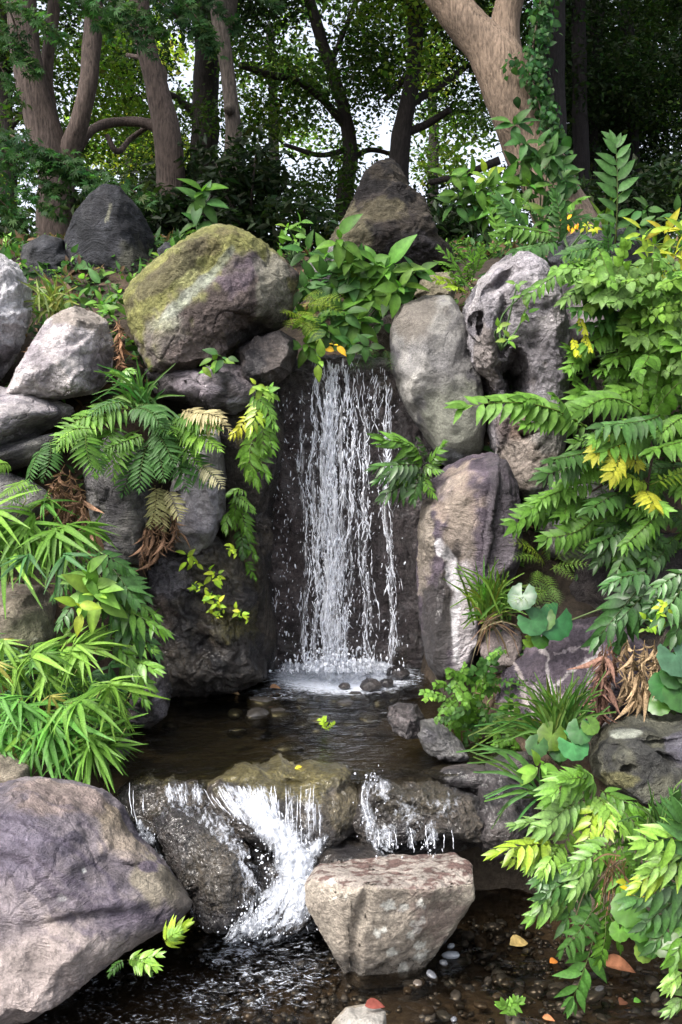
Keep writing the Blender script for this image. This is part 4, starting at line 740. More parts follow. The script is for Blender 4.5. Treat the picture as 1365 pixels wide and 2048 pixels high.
for x0, y0, x1, y1, n, w_, Yd in [(-40, 260, 150, 330, 150, .10, 6.2), (-40, 290, 210, 350, 190, .09, 6.1), (20, 270, 250, 375, 170, .07, 6.0), (-60, 320, 120, 410, 150, .12, 6.2), (60, 300, 305, 372, 140, .05, 6.0), (-60, 350, 60, 440, 90, .1, 6.3), (130, 300, 225, 400, 90, .05, 5.95), (-60, 240, 70, 300, 120, .1, 6.3), (-40, 300, 130, 370, 160, .1, 6.2), (-60, 380, 40, 420, 70, .1, 6.4)]:
    spray_maple(mb, tw, P(x0, y0, Yd+.1), P(x1, y1, Yd-.1), n, w_, MG if rng.random() < .6 else MGD)
for x0, y0, x1, y1, n, w_, Yd in [(-40, -30, 120, 50, 170, .15, 6.2), (60, -60, 220, 40, 150, .13, 6.3), (170, -50, 330, 50, 190, .12, 6.3), (250, -50, 420, 70, 200, .1, 6.2), (330, -40, 440, 78, 130, .08, 6.2), (230, -80, 400, 10, 200, .15, 6.5), (-60, 0, 70, 120, 150, .14, 6.3), (20, 20, 60, 130, 60, .1, 6.3), (200, -20, 300, 80, 110, .1, 6.2), (-40, 60, 40, 190, 60, .1, 6.6), (350, -60, 470, 30, 120, .1, 6.3), (100, -40, 240, 20, 140, .14, 6.2), (440, -60, 560, -5, 120, .12, 6.2)]:
    spray_maple(mb, tw, P(x0, y0, Yd+.1), P(x1, y1, Yd-.1), n, w_, MG if rng.random() < .45 else MGD)
for k in range(70):   # the crown goes on above the frame
    c = P(rng.uniform(-500, 600), rng.uniform(-700, -120), 6.4+rng.normal()*.7); d = c+np.array((rng.normal()*.5, rng.normal()*.5, -.15)); spray_maple(mb, tw, c, d, 120, .16, MGD)
link('crown', mb.mesh('crown', M_CROWN, o_), mp_); link('twigs', tw.mesh('twigs', M_BARK, o_), mp_)
# --- other near trees
def tree(name, label, base, polys, col, ncl, box, leafn, size, mix, group=None, sides=14, T=T_Q, extra=None, crad=(.28, .5)):
    t = thing(name, label, 'tree', base, group); o_ = np.array(t.location); trunk(t, polys, col, o_, sides)
    if ncl:
        lo, hi = np.array(box[0]), np.array(box[1]); c = lo+(hi-lo)*rng.random((ncl, 3)); r = rng.uniform(crad[0], crad[1], ncl); mb = crown_clusters(c, r, leafn, T, size, greens(ncl, mix))
        link('crown', mb.mesh('crown', M_CROWN, o_), t)
    return t
def bx(x0, y0, x1, y1, Y0, Y1):
    """a box of space roughly behind a stretch of the picture, between two distances"""
    Ym = (Y0+Y1)/2; a, b = P(x0, y1, Ym), P(x1, y0, Ym); return (a[0], Y0, a[2]), (b[0], Y1, b[2])
tree('broadleaf_tree', 'leaning bare trunk with a sideways branch, second from the left', P(345, 400, 7.6), [[(345, 420, 7.6, 31), (343, 340, 7.6, 28), (330, 240, 7.6, 25), (308, 150, 7.6, 22), (286, 60, 7.6, 20), (276, -40, 7.6, 19), (262, -400, 7.7, 14)], [(325, 262, 7.6, 11), (300, 248, 7.6, 10), (250, 243, 7.6, 9), (205, 250, 7.5, 9), (175, 272, 7.4, 8), (160, 300, 7.4, 7)], [(215, 270, 7.5, 5), (230, 300, 7.5, 6), (265, 275, 7.7, 5), (300, 250, 7.7, 5)], [(318, 190, 7.6, 7), (330, 150, 7.7, 6), (300, 120, 7.9, 5), (255, 110, 8, 4)]], BK['warm'], 26, bx(60, -700, 520, -200, 7.2, 9), 260, .06, (.5, .4, .1, 0))
tree('broadleaf_tree', 'slim pale trunk with a dark knot, standing third from the left', P(465, 380, 8.0), [[(462, 400, 8, 20), (464, 330, 8, 18), (466, 260, 8, 16), (460, 200, 8, 14), (452, 130, 8, 14), (442, 60, 8, 16), (436, -20, 8, 17), (420, -350, 8, 12)], [(458, 218, 7.93, 12), (455, 222, 7.90, 8)], [(452, 60, 8.1, 13), (462, 0, 8.3, 15), (475, -120, 8.5, 14)]], BK['grey'], 22, bx(330, -700, 620, -160, 7.4, 9), 260, .06, (.5, .4, .1, 0))
rt = tree('broadleaf_tree', 'thick pale forked trunk wrapped in ivy on its right side', P(1130, 480, 7.2), [[(1150, 500, 7.2, 66), (1118, 420, 7.2, 55), (1085, 340, 7.2, 51), (1055, 270, 7.2, 50), (1025, 190, 7.2, 53), (995, 125, 7.2, 50), (955, 70, 7.2, 40), (915, 20, 7.2, 36), (870, -40, 7.2, 34), (760, -260, 7.3, 26), (690, -500, 7.4, 16)],
      [(1040, 240, 7.25, 42), (1022, 170, 7.2, 42), (1012, 110, 7.2, 33), (1016, 50, 7.2, 28), (1024, -20, 7.2, 27), (1045, -300, 7.2, 20)]], (.165, .122, .09), 40, bx(700, -800, 1250, -180, 6.4, 9), 260, .065, (.5, .4, .1, 0), sides=26)
# ivy climbing the right side of that trunk
iv = thing('ivy_vine', 'ivy climbing the right flank of the thick forked trunk', 'ivy', P(1105, 420, 7.0)); o_ = np.array(iv.location); mb = MB(); tw = MB()
ivp = [(1085, -40), (1078, 30), (1068, 80), (1065, 140), (1072, 190), (1090, 240), (1105, 290), (1118, 340), (1135, 380)]
sp_ = spline(np.array(ivp, float), 40); tube(tw, [P(a, b, 6.97) for a, b in sp_], .008, 5, (.07, .05, .035))
n = 1500; t = rng.random(n); x = np.interp(t, np.linspace(0, 1, 40), sp_[:, 0])+rng.normal(size=n)*12+8; y = np.interp(t, np.linspace(0, 1, 40), sp_[:, 1])
x[:60] = rng.uniform(1010, 1075, 60); y[:60] = 135+rng.normal(size=60)*10+(x[:60]-1040)*.2
p = np.array([P(a, b, 6.98+rng.normal()*.06-.0) for a, b in zip(x, y)]); X = rng.normal(size=(n, 3))*.6+np.array((.1, -.2, -.8)); Z = rng.normal(size=(n, 3))*.45+np.array((.1, -.8, .4))
mb.inst(T_OV, p, X, Z, np.stack([.034*np.exp(rng.normal(size=n)*.3)]*3, 1)*np.array((1, 1.5, 1)), jit((.024, .07, .018), n, .3)); link('leaves', mb.mesh('leaves', M_LEAF, o_), iv); link('stem', tw.mesh('stem', M_STEM, o_), iv)

# --- dark trees of the wood behind, their crowns hanging into the picture
BG = 'dark trees of the wood behind the rockery'
def bg_tree(name, label, base, polys, col, crowns, leafn=330, size=.054, T=T_Q, crad=(.34, .66)):
    t = thing(name, label, 'tree', base, BG); o_ = np.array(t.location); trunk(t, polys, col, o_, 10, .12)
    mb = MB()
    for (x0, y0, x1, y1, Y0, Y1, n, mix) in crowns:
        lo, hi = bx(x0, y0, x1, y1, Y0, Y1); lo, hi = np.array(lo), np.array(hi); n = max(3, int(n*.52)); c = lo+(hi-lo)*rng.random((n, 3)); crown_clusters(c, rng.uniform(*crad, n), leafn, T, size, greens(n, mix), mb=mb)
    link('crown', mb.mesh('crown', M_CROWN, o_), t)
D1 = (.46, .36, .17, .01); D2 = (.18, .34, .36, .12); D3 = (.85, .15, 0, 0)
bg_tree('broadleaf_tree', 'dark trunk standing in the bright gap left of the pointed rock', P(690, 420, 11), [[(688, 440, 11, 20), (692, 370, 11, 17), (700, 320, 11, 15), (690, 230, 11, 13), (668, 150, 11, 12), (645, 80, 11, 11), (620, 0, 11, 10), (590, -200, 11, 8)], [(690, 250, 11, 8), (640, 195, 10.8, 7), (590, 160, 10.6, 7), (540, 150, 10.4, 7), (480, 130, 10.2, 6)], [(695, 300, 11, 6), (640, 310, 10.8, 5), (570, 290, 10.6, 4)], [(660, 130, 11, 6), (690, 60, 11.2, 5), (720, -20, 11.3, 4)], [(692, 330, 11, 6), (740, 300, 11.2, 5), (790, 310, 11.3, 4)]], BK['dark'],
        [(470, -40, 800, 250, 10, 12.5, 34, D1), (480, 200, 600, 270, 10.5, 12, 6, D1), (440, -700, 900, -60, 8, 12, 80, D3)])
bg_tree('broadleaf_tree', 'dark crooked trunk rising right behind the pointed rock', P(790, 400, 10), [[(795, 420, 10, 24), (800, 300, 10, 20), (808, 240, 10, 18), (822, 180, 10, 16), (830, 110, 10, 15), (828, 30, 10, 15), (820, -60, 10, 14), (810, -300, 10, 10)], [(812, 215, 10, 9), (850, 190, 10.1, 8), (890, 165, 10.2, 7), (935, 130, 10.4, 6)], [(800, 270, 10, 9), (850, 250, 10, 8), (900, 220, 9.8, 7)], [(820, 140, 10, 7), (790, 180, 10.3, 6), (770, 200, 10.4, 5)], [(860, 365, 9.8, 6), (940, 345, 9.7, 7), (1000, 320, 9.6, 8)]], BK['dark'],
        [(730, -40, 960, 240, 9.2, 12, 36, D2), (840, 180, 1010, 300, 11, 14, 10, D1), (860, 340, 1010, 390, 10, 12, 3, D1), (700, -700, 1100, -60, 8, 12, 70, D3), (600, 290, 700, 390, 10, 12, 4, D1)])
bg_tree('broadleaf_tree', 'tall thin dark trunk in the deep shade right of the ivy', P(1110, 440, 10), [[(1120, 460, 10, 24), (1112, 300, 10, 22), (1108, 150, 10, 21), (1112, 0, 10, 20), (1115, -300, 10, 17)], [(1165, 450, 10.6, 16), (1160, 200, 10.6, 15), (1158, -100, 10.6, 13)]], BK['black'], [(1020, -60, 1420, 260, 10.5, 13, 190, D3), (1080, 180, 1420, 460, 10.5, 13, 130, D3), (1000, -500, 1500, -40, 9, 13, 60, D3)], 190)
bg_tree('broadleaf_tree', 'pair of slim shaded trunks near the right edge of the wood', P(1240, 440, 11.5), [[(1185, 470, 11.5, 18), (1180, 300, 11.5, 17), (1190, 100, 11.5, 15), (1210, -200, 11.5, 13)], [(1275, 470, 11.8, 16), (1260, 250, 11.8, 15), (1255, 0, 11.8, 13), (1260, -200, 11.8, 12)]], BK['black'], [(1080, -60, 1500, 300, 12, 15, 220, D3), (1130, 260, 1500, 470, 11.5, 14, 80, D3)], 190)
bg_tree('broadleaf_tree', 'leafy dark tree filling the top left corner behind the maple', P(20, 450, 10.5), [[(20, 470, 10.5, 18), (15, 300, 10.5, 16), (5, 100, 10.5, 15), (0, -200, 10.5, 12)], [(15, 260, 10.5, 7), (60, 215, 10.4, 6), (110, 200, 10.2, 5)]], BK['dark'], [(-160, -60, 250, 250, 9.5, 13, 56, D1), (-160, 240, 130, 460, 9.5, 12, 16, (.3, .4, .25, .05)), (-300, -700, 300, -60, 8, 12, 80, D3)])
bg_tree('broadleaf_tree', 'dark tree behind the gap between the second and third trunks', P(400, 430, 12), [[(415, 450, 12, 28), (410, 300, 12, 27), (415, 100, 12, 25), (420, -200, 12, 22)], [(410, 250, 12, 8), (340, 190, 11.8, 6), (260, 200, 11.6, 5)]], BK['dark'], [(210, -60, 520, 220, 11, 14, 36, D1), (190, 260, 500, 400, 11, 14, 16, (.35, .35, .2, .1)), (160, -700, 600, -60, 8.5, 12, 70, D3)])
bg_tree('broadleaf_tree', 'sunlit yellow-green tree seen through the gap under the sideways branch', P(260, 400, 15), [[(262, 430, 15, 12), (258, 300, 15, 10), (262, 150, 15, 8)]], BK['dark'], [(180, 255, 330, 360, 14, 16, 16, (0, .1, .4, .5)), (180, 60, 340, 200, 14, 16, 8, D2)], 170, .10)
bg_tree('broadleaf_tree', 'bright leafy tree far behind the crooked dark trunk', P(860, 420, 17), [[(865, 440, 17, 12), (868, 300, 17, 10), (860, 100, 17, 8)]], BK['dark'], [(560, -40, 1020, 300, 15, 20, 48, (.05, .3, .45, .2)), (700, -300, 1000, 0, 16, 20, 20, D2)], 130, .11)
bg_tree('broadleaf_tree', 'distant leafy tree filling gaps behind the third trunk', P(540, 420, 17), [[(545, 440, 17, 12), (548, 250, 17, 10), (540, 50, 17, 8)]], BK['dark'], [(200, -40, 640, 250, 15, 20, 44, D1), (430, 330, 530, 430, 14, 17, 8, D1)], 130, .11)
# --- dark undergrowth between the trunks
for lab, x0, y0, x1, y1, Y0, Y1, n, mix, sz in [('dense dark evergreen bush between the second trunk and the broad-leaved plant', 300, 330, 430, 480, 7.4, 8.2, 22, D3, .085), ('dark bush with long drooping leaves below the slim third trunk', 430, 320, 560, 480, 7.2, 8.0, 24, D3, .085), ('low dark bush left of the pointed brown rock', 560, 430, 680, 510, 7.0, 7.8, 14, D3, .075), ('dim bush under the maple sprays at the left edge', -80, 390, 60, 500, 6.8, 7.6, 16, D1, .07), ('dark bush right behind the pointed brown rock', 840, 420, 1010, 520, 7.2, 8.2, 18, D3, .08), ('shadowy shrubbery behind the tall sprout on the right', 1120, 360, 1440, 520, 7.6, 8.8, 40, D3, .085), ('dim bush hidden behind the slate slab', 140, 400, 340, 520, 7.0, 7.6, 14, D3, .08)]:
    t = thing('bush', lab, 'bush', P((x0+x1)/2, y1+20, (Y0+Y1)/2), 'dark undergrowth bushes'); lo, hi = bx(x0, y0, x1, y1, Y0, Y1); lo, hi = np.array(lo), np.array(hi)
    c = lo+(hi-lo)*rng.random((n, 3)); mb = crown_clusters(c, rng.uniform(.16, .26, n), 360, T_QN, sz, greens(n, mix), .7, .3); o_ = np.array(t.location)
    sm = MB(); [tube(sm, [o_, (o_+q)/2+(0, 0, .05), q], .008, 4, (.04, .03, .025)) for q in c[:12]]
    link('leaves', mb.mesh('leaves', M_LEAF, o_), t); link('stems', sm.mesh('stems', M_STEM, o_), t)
# ------------------------------------------------------------------ plants: fronds and sprays, each a part of its plant
_fr = {}
def frond_mesh(kind, col, var):
    key = (kind, col, var)
    if key in _fr: return _fr[key]
    r = np.random.default_rng(abs(hash((kind, var))) % 9999 if False else (len(kind)*131+var*17+int(col[1]*1000)))
    mb = MB(); c = np.array(col); arch = r.uniform(.07, .14); bend = r.normal()*.05
    def ax(t): t = np.asarray(t, float); return np.stack([t, bend*4*t*(1-t), arch*4*t*(1-t)], -1)
    def pinnae(n, L, w, T, t0, prof, ang0, ang1, droop, sickle=False, jitter=.08):
        t = np.repeat(np.linspace(t0, .985, n), 2); s = np.tile([-1., 1.], n); t = np.clip(t+s*.25*(1-t0)/n+r.normal(size=2*n)*.006, 0, 1)
        q = (t-t0)/(1-t0); a = np.radians(ang0+(ang1-ang0)*q)+r.normal(size=2*n)*jitter; X = np.stack([np.cos(a), s*np.sin(a), -droop+r.normal(size=2*n)*.12+0*a], -1)
        Z = np.stack([.15+0*a, -s*.25+r.normal(size=2*n)*.18, 1+0*a], -1); ln = L*prof(q)*np.exp(r.normal(size=2*n)*.08)
        cc = np.tile(c, (2*n, 1))*np.exp(r.normal(size=(2*n, 1))*.16); cc *= (1+.25*(q-.5))[:, None]
        if sickle:
            for sg in (-1, 1):
                k = s == sg; V, F, sh = T; mb.inst((V*np.array((1, -sg, 1)), F[:, ::-1] if sg > 0 else F, sh), ax(t[k]), X[k], Z[k], np.stack([ln[k], ln[k]*w, ln[k]], 1), cc[k])
        else: mb.inst(T, ax(t), X, Z, np.stack([ln, ln*w, ln], 1), cc)
    st = c*.55+np.array((.03, .02, .005))
    if kind == 'holly': pinnae(8, .40, 1.2, T_SICK, .12, lambda q: .25+.75*np.sin(np.pi*np.clip(.25+.68*q, 0, 1))**.8, 76, 34, .34, True, .2); pinnae(1, .26, 1.2, T_LA, .97, lambda q: 1+0*q, 8, 8, .2)
    elif kind == 'sword': pinnae(13, .33, .75, T_SICK, .1, lambda q: np.sin(np.pi*np.clip(.2+.76*q, 0, 1))**.8, 82, 50, .15, True); pinnae(1, .1, 1, T_LA, .97, lambda q: 1+0*q, 8, 8, .2)
    elif kind == 'sumac_fine': pinnae(15, .15, 1.3, T_LA, .1, lambda q: .75+.4*np.sin(np.pi*q), 66, 42, .4, jitter=.2); pinnae(1, .14, 1.15, T_LA, .97, lambda q: 1+0*q, 14, 14, .2)
    elif kind == 'sumac_long': pinnae(11, .21, 1.25, T_LA, .1, lambda q: .75+.4*np.sin(np.pi*q), 66, 42, .4, jitter=.16); pinnae(1, .2, 1.15, T_LA, .97, lambda q: 1+0*q, 14, 14, .2)
    elif kind == 'sumac': pinnae(8, .27, 1.15, T_LA, .22, lambda q: .8+.3*np.sin(np.pi*q), 62, 42, .28); pinnae(1, .30, 1.15, T_LA, .96, lambda q: 1+0*q, 14, 14, .2)
    elif kind == 'oval': pinnae(5, .30, 1.0, T_OV, .25, lambda q: .85+.25*np.sin(np.pi*q), 60, 40, .25, jitter=.25); pinnae(1, .32, 1, T_OV, .95, lambda q: 1+0*q, 16, 16, .2)
    elif kind == 'sprig': pinnae(9, .24, .95, T_OVN, .12, lambda q: .75+.35*np.sin(np.pi*q), 66, 38, -.05, jitter=.15); pinnae(1, .16, .9, T_OVN, .97, lambda q: 1+0*q, 18, 18, -.1)
    elif kind == 'vine':  pinnae(7, .17, 1.5, T_OV, .08, lambda q: .8+.4*np.sin(np.pi*q), 75, 50, .35, jitter=.4); pinnae(1, .15, 1.5, T_OV, .95, lambda q: 1+0*q, 25, 25, .3)
    elif kind == 'bamboo':
        n = 9; a = np.radians(np.linspace(-85, 85, n))+r.normal(size=n)*.22; X = np.stack([np.cos(a), np.sin(a), r.normal(size=n)*.22-.05], -1); Z = np.stack([r.normal(size=n)*.2, r.normal(size=n)*.3, np.ones(n)], -1)
        ln = (.62+.38*np.cos(a))*np.exp(r.normal(size=n)*.12); mb.inst(T_LIN, np.tile([[.02, 0, 0.]], (n, 1))+r.normal(size=(n, 3))*.03, X, Z, np.stack([ln, ln*1.05, ln*.8], 1), np.tile(c, (n, 1))*np.exp(r.normal(size=(n, 1))*.2))
    elif kind == 'lace':
        n = 9; t = np.repeat(np.linspace(.12, .98, n), 2); s = np.tile([-1., 1.], n); q = (t-.12)/.88; L = .30*np.sin(np.pi*np.clip(.2+.78*q, 0, 1))**.8; a = np.radians(72-22*q); X = np.stack([np.cos(a), s*np.sin(a), -.18+0*a], -1); b = ax(t)
        for j, u in enumerate(np.linspace(.08, .97, 11)):
            for s2 in (-1, 1):
                p = b+X*(L*u)[:, None]; side = np.cross(X, (0, 0, 1.))*s2; Xp = side*.85+X*.5+np.array((0, 0, -.08)); ln = L*.17*(1.05-u*.85); mb.inst(T_QN, p, Xp, np.tile([[0, 0, 1.]], (2*n, 1))+r.normal(size=(2*n, 3))*.25, np.stack([ln, ln*.95, ln], 1), np.tile(c, (2*n, 1))*np.exp(r.normal(size=(2*n, 1))*.14))
    elif kind == 'dead':
        n = 14; t = np.repeat(np.linspace(.1, .98, n), 2); s = np.tile([-1., 1.], n); X = np.stack([1+r.normal(size=2*n)*.3, s*.3+r.normal(size=2*n)*.25, -.15+r.normal(size=2*n)*.3], -1); ln = .26*np.exp(r.normal(size=2*n)*.4)
        V, F, sh = leaf_t('lance', 1.0, .7, 5, .24, .4); mb.inst((V, F, sh), ax(t), X, r.normal(size=(2*n, 3)), np.stack([ln]*3, 1), np.tile(c, (2*n, 1))*np.exp(r.normal(size=(2*n, 1))*.4))
    if kind != 'bamboo': tube(mb, ax(np.linspace(0, .98, 9)), np.linspace(.009, .003, 9) if kind not in ('sprig',) else np.linspace(.012, .004, 9), 4, st)
    else: tube(mb, [(-.05, 0, 0), (.05, 0, 0)], .008, 4, st)
    part = {'bamboo': 'leaf_spray', 'sumac': 'leaf_spray', 'sumac_long': 'leaf_spray', 'sumac_fine': 'leaf_spray', 'oval': 'leaf_spray', 'sprig': 'shoot', 'vine': 'shoot'}.get(kind, 'frond')
    mt = M_GLOSSY if kind in ('holly',) else M_DRY if kind == 'dead' else M_LEAF
    _fr[key] = (part, mb.mesh(part, mt)); return _fr[key]
def put(t, kind, col, a, b, hint=None, sc=1.0, wid=1.0):
    """one frond of thing t from point a to point b"""
    if kind == 'sumac' and np.linalg.norm(np.subtract(b, a)) > .24: kind = 'sumac_fine' if np.linalg.norm(np.subtract(b, a)) > .36 else 'sumac_long'
    part, me = frond_mesh(kind, tuple(col), int(rng.integers(0, 5))); a, b = np.array(a, float), np.array(b, float); X = b-a; L = np.linalg.norm(X)*sc; X = unit(X)
    h = np.array((0, -.75, .75)) + rng.normal(size=3)*.18 if hint is None else np.array(hint, float)
    Z = h-X*h.dot(X)
    if np.linalg.norm(Z) < .2: Z = np.array((0.1, -1, .1))-X*(-X[1])
    Z = unit(Z); Yv = np.cross(Z, X); o = bpy.data.objects.new(part, me); C.objects.link(o); o.parent = t
    M = Matrix(((X[0]*L, Yv[0]*L*wid, Z[0]*L, 0), (X[1]*L, Yv[1]*L*wid, Z[1]*L, 0), (X[2]*L, Yv[2]*L*wid, Z[2]*L, 0), (0, 0, 0, 1)))
    M.translation = Vector((a-np.array(t.location)).tolist()); o.matrix_local = M; return o
def fern(name, label, cat, kind, col, fr, Y, dY=-.12, group=None, wid=1.0):
    """fr: list of (base px, base py, tip px, tip py[, colour]) as the photograph shows the fronds; tips lean dY nearer"""
    t = thing(name, label, cat, P(fr[0][0], fr[0][1], Y), group)
    for f in fr:
        c = f[4] if len(f) > 4 else col; put(t, kind, c, P(f[0], f[1], Y+rng.normal()*.02), P(f[2], f[3], Y+dY*rng.uniform(.5, 1.4)), wid=wid)
    return t
def fill(t, kind, cols, poly, n, Y0, Y1, L, dirf, stem=None):
    """more sprays of the same plant spread through the space it fills"""
    poly = np.array(poly, float); (x0, y0), (x1, y1) = poly.min(0), poly.max(0); k = 0
    while k < n:
        x, y = rng.uniform(x0, x1), rng.uniform(y0, y1); ins = False
        for (ax_, ay_), (bx_, by_) in zip(poly, np.roll(poly, -1, 0)):
            if ((ay_ > y) != (by_ > y)) and x < (bx_-ax_)*(y-ay_)/(by_-ay_+1e-9)+ax_: ins = not ins
        if not ins: continue
        k += 1; Y = rng.uniform(Y0, Y1); b = P(x, y, Y); d = unit(np.array(dirf(x, y), float)+rng.normal(size=3)*.35); l = L*np.exp(rng.normal()*.22); put(t, kind, cols[int(rng.integers(len(cols)))], b-d*l*.5, b+d*l*.5)
def broad(name, label, cat, whorls, Y, col, T=T_OV, dY=-.08, wid=1.0, group=None, base=None, gl=False, stemcol=(.05, .10, .03)):
    """upright plant with whorls of broad leaves; whorls: (px, py, leaf length px, number[, colour, start angle])"""
    bp = base or (whorls[0][0], whorls[0][1]+80); t = thing(name, label, cat, P(bp[0], bp[1], Y+.08), group); o_ = np.array(t.location); mb = MB(); sm = MB()
    for w in whorls:
        x, y, lp, n = w[:4]; c = w[4] if len(w) > 4 and w[4] is not None else col; a0 = w[5] if len(w) > 5 else rng.uniform(0, 6.28); Yw = Y+rng.normal()*.05; p0 = P(x, y, Yw); L = lp*Yw/FPX
        a = a0+np.arange(n)*2*math.pi/n+rng.normal(size=n)*.22; tilt = rng.uniform(.05, .55, n); rr = rng.uniform(.8, 1.15, n)
        X = np.stack([np.cos(a), -tilt, np.sin(a)*.8-.12], -1); Zn = np.stack([-.25*np.cos(a), -.75+0*a, .65-.2*np.sin(a)], -1)+rng.normal(size=(n, 3))*.2
        mb.inst(T, p0+X*.12*L+rng.normal(size=(n, 3))*.01, X, Zn, np.stack([L*rr, L*rr*wid, L*rr], 1), jit(c, n, .16, .08))
        m2 = max(2, n//2); a = a0+.5+np.arange(m2)*2*math.pi/m2; X = np.stack([np.cos(a)*.8, -.9+0*a, np.sin(a)*.8+.3], -1); mb.inst(T, np.tile(p0, (m2, 1)), X, np.stack([-.3*np.cos(a), -.4+0*a, 1+0*a], -1), np.stack([L*.5+0*a]*3, 1)*np.array((1, wid, 1)), jit(np.array(c)*1.25, m2, .12, .08))
        mid = (o_+p0)/2+np.array((rng.normal()*.02, .03, .02)); tube(sm, spline([o_, mid, p0], 8), np.linspace(.006, .003, 8), 5, stemcol)
    link('leaves', mb.mesh('leaves', M_GLOSSY if gl else M_LEAF, o_), t); link('stem', sm.mesh('stem', M_STEM, o_), t); return t
def grass(name, label, base, Y, tips, col, n=60, wpx=4, dY=.12, group=None):
    """arching blades from a tuft; tips: sample of tip pixels"""
    t = thing(name, label, 'grass', P(base[0], base[1], Y), group); o_ = np.array(t.location); mb = MB(); tips = np.array(tips, float)
    for k in range(n):
        tp = tips[rng.integers(len(tips))]+rng.normal(size=2)*22; b = P(base[0]+rng.normal()*14, base[1]+rng.normal()*5, Y+rng.normal()*.03); e = P(tp[0], tp[1], Y-dY*rng.uniform(-.3, 1.2)); mid = b*.45+e*.55+np.array((0, 0, .22*np.linalg.norm(e-b)*rng.uniform(.3, 1.2)))
        s = spline([b, mid, e], 9); w = wpx*Y/FPX*.5*np.sin(np.linspace(.5, 3.1, 9))**.6*rng.uniform(.6, 1.3); sd = unit(np.cross(e-b, (0.1, -1, .3)))[None]*w[:, None]; V = np.concatenate([s-sd, s+np.array((0, .001, .001))*3, s+sd]); f = [[i, i+1, 9+i+1, 9+i] for i in range(8)]+[[9+i, 9+i+1, 18+i+1, 18+i] for i in range(8)]
        mb.add(V, f, jit(col, 1, .25)[0])
    link('blades', mb.mesh('blades', M_LEAF, o_), t); return t
def round_leaves(name, label, lv, Y, col, base=None, group=None):
    """lv: (px, py, diameter px[, colour])"""
    bp = base or (lv[0][0], lv[0][1]+60); t = thing(name, label, 'round-leaved plant', P(bp[0], bp[1], Y+.05), group); o_ = np.array(t.location); sm = MB()
    for w in lv:
        x, y, d = w[:3]; c = w[3] if len(w) > 3 else col; Yw = Y+rng.normal()*.03; p = P(x, y, Yw); D = d*Yw/FPX*1.08; X = np.array((rng.normal()*.5, -.35, -.75)); Zn = np.array((rng.normal()*.22, -.72, .68+rng.normal()*.15)); m = MB()
        m.inst(T_RND, p[None]-unit(X)*.0, X[None], Zn[None], np.array([D]), jit(c, 1, .1)); link('leaf', m.mesh('leaf', M_GLOSSY, o_), t); tube(sm, spline([o_, (o_+p)/2+(0, .03, 0), p+(0, .01, 0)], 7), .004, 5, (.06, .09, .03))
    link('stem', sm.mesh('stem', M_STEM, o_), t); return t
g1 = (.052, .122, .014); g2 = (.080, .172, .024); g3 = (.12, .225, .032); g4 = (.165, .245, .022); gd = (.026, .066, .013); gb = (.034, .09, .020); ye = (.24, .245, .022); pale = (.10, .18, .045); br = (.13, .078, .05); tanb = (.19, .135, .08); lime = (.26, .38, .03)

# --- upper left and centre
broad('broadleaf_plant', 'broad-leaved plant with nine large leaves behind the mossy boulder top', 'plant', [(402, 405, 46, 6, gb, .3), (405, 385, 52, 3, g1, .4), (398, 445, 42, 4, gb, 3.6)], 5.5, gb, base=(400, 480), wid=.95)
broad('broadleaf_plant', 'small sprig of light leaves rising behind the mossy boulder right shoulder', 'plant', [(575, 455, 24, 4), (598, 452, 24, 4), (590, 478, 26, 3), (560, 492, 26, 2)], 5.2, g2, base=(585, 520))
C1 = broad('broadleaf_shrub', 'lush broad-leaved shrub overhanging the top of the fall', 'shrub', [(680, 478, 52, 4, g1, 1.2), (618, 505, 47, 5, gb), (650, 515, 43, 4), (772, 540, 65, 6, g2, .2), (700, 545, 52, 5, gb), (735, 585, 57, 6), (660, 560, 47, 5, gb), (800, 575, 47, 4, g1), (715, 640, 52, 6, g1, 4.4), (665, 615, 47, 5, gb), (625, 560, 42, 4, gb), (760, 640, 38, 4, gb), (700, 690, 43, 5, gb, 4.6), (640, 650, 40, 4), (735, 695, 35, 4, gd), (830, 545, 43, 3, g2, 0), (690, 600, 50, 5), *[(float(x), float(y), float(l), 5, [g1, gb, g2, gd][k % 4]) for k, (x, y, l) in enumerate(zip(np.random.default_rng(5).uniform(600, 830, 18), np.random.default_rng(6).uniform(520, 690, 18), np.random.default_rng(8).uniform(34, 52, 18))) if not (x > 760 and y > 610)], (745, 545, 53, 4, g2, 2.5)], 4.85, g1, base=(700, 700), wid=.95)
broad('drooping_leaf', 'single pale drooping leaf dangling before the top of the falling water', 'leaf', [(640, 722, 40, 2, g3, 4.6)], 4.72, g3, base=(640, 690))
broad('yellow_leaf', 'one orange-yellow leaf among the broad leaves at the fall top', 'leaf', [(668, 690, 24, 2, (.55, .34, .02), 5.6)], 4.75, (.55, .34, .02), base=(660, 680))
fern('fern', 'yellow-green feathery fern on the right shoulder of the mossy boulder', 'fern', 'lace', g4, [(600, 610, 692, 630), (610, 600, 668, 612), (595, 625, 640, 650), (600, 645, 640, 690), (600, 640, 572, 660), (620, 610, 690, 600), (605, 600, 650, 585), (610, 640, 560, 625, lime)], 4.72)
fern('fern', 'small glossy fern fringe at the right lip of the fall', 'fern', 'lace', gd, [(760, 700, 700, 740), (770, 700, 785, 745), (745, 690, 720, 720), (750, 700, 740, 740), (730, 690, 700, 715)], 4.8)
fern('bush', 'bright feathery-leaved bush between the peak rock and the hollowed boulder', 'bush', 'sprig', g2, [(930, 575, 880, 500), (935, 570, 905, 495), (925, 580, 890, 540, g3), (945, 560, 935, 500), (930, 585, 870, 560, g4), (950, 545, 965, 495), (925, 590, 895, 580, g4), (935, 560, 880, 530), (945, 590, 915, 560), (950, 575, 950, 520)], 5.0)
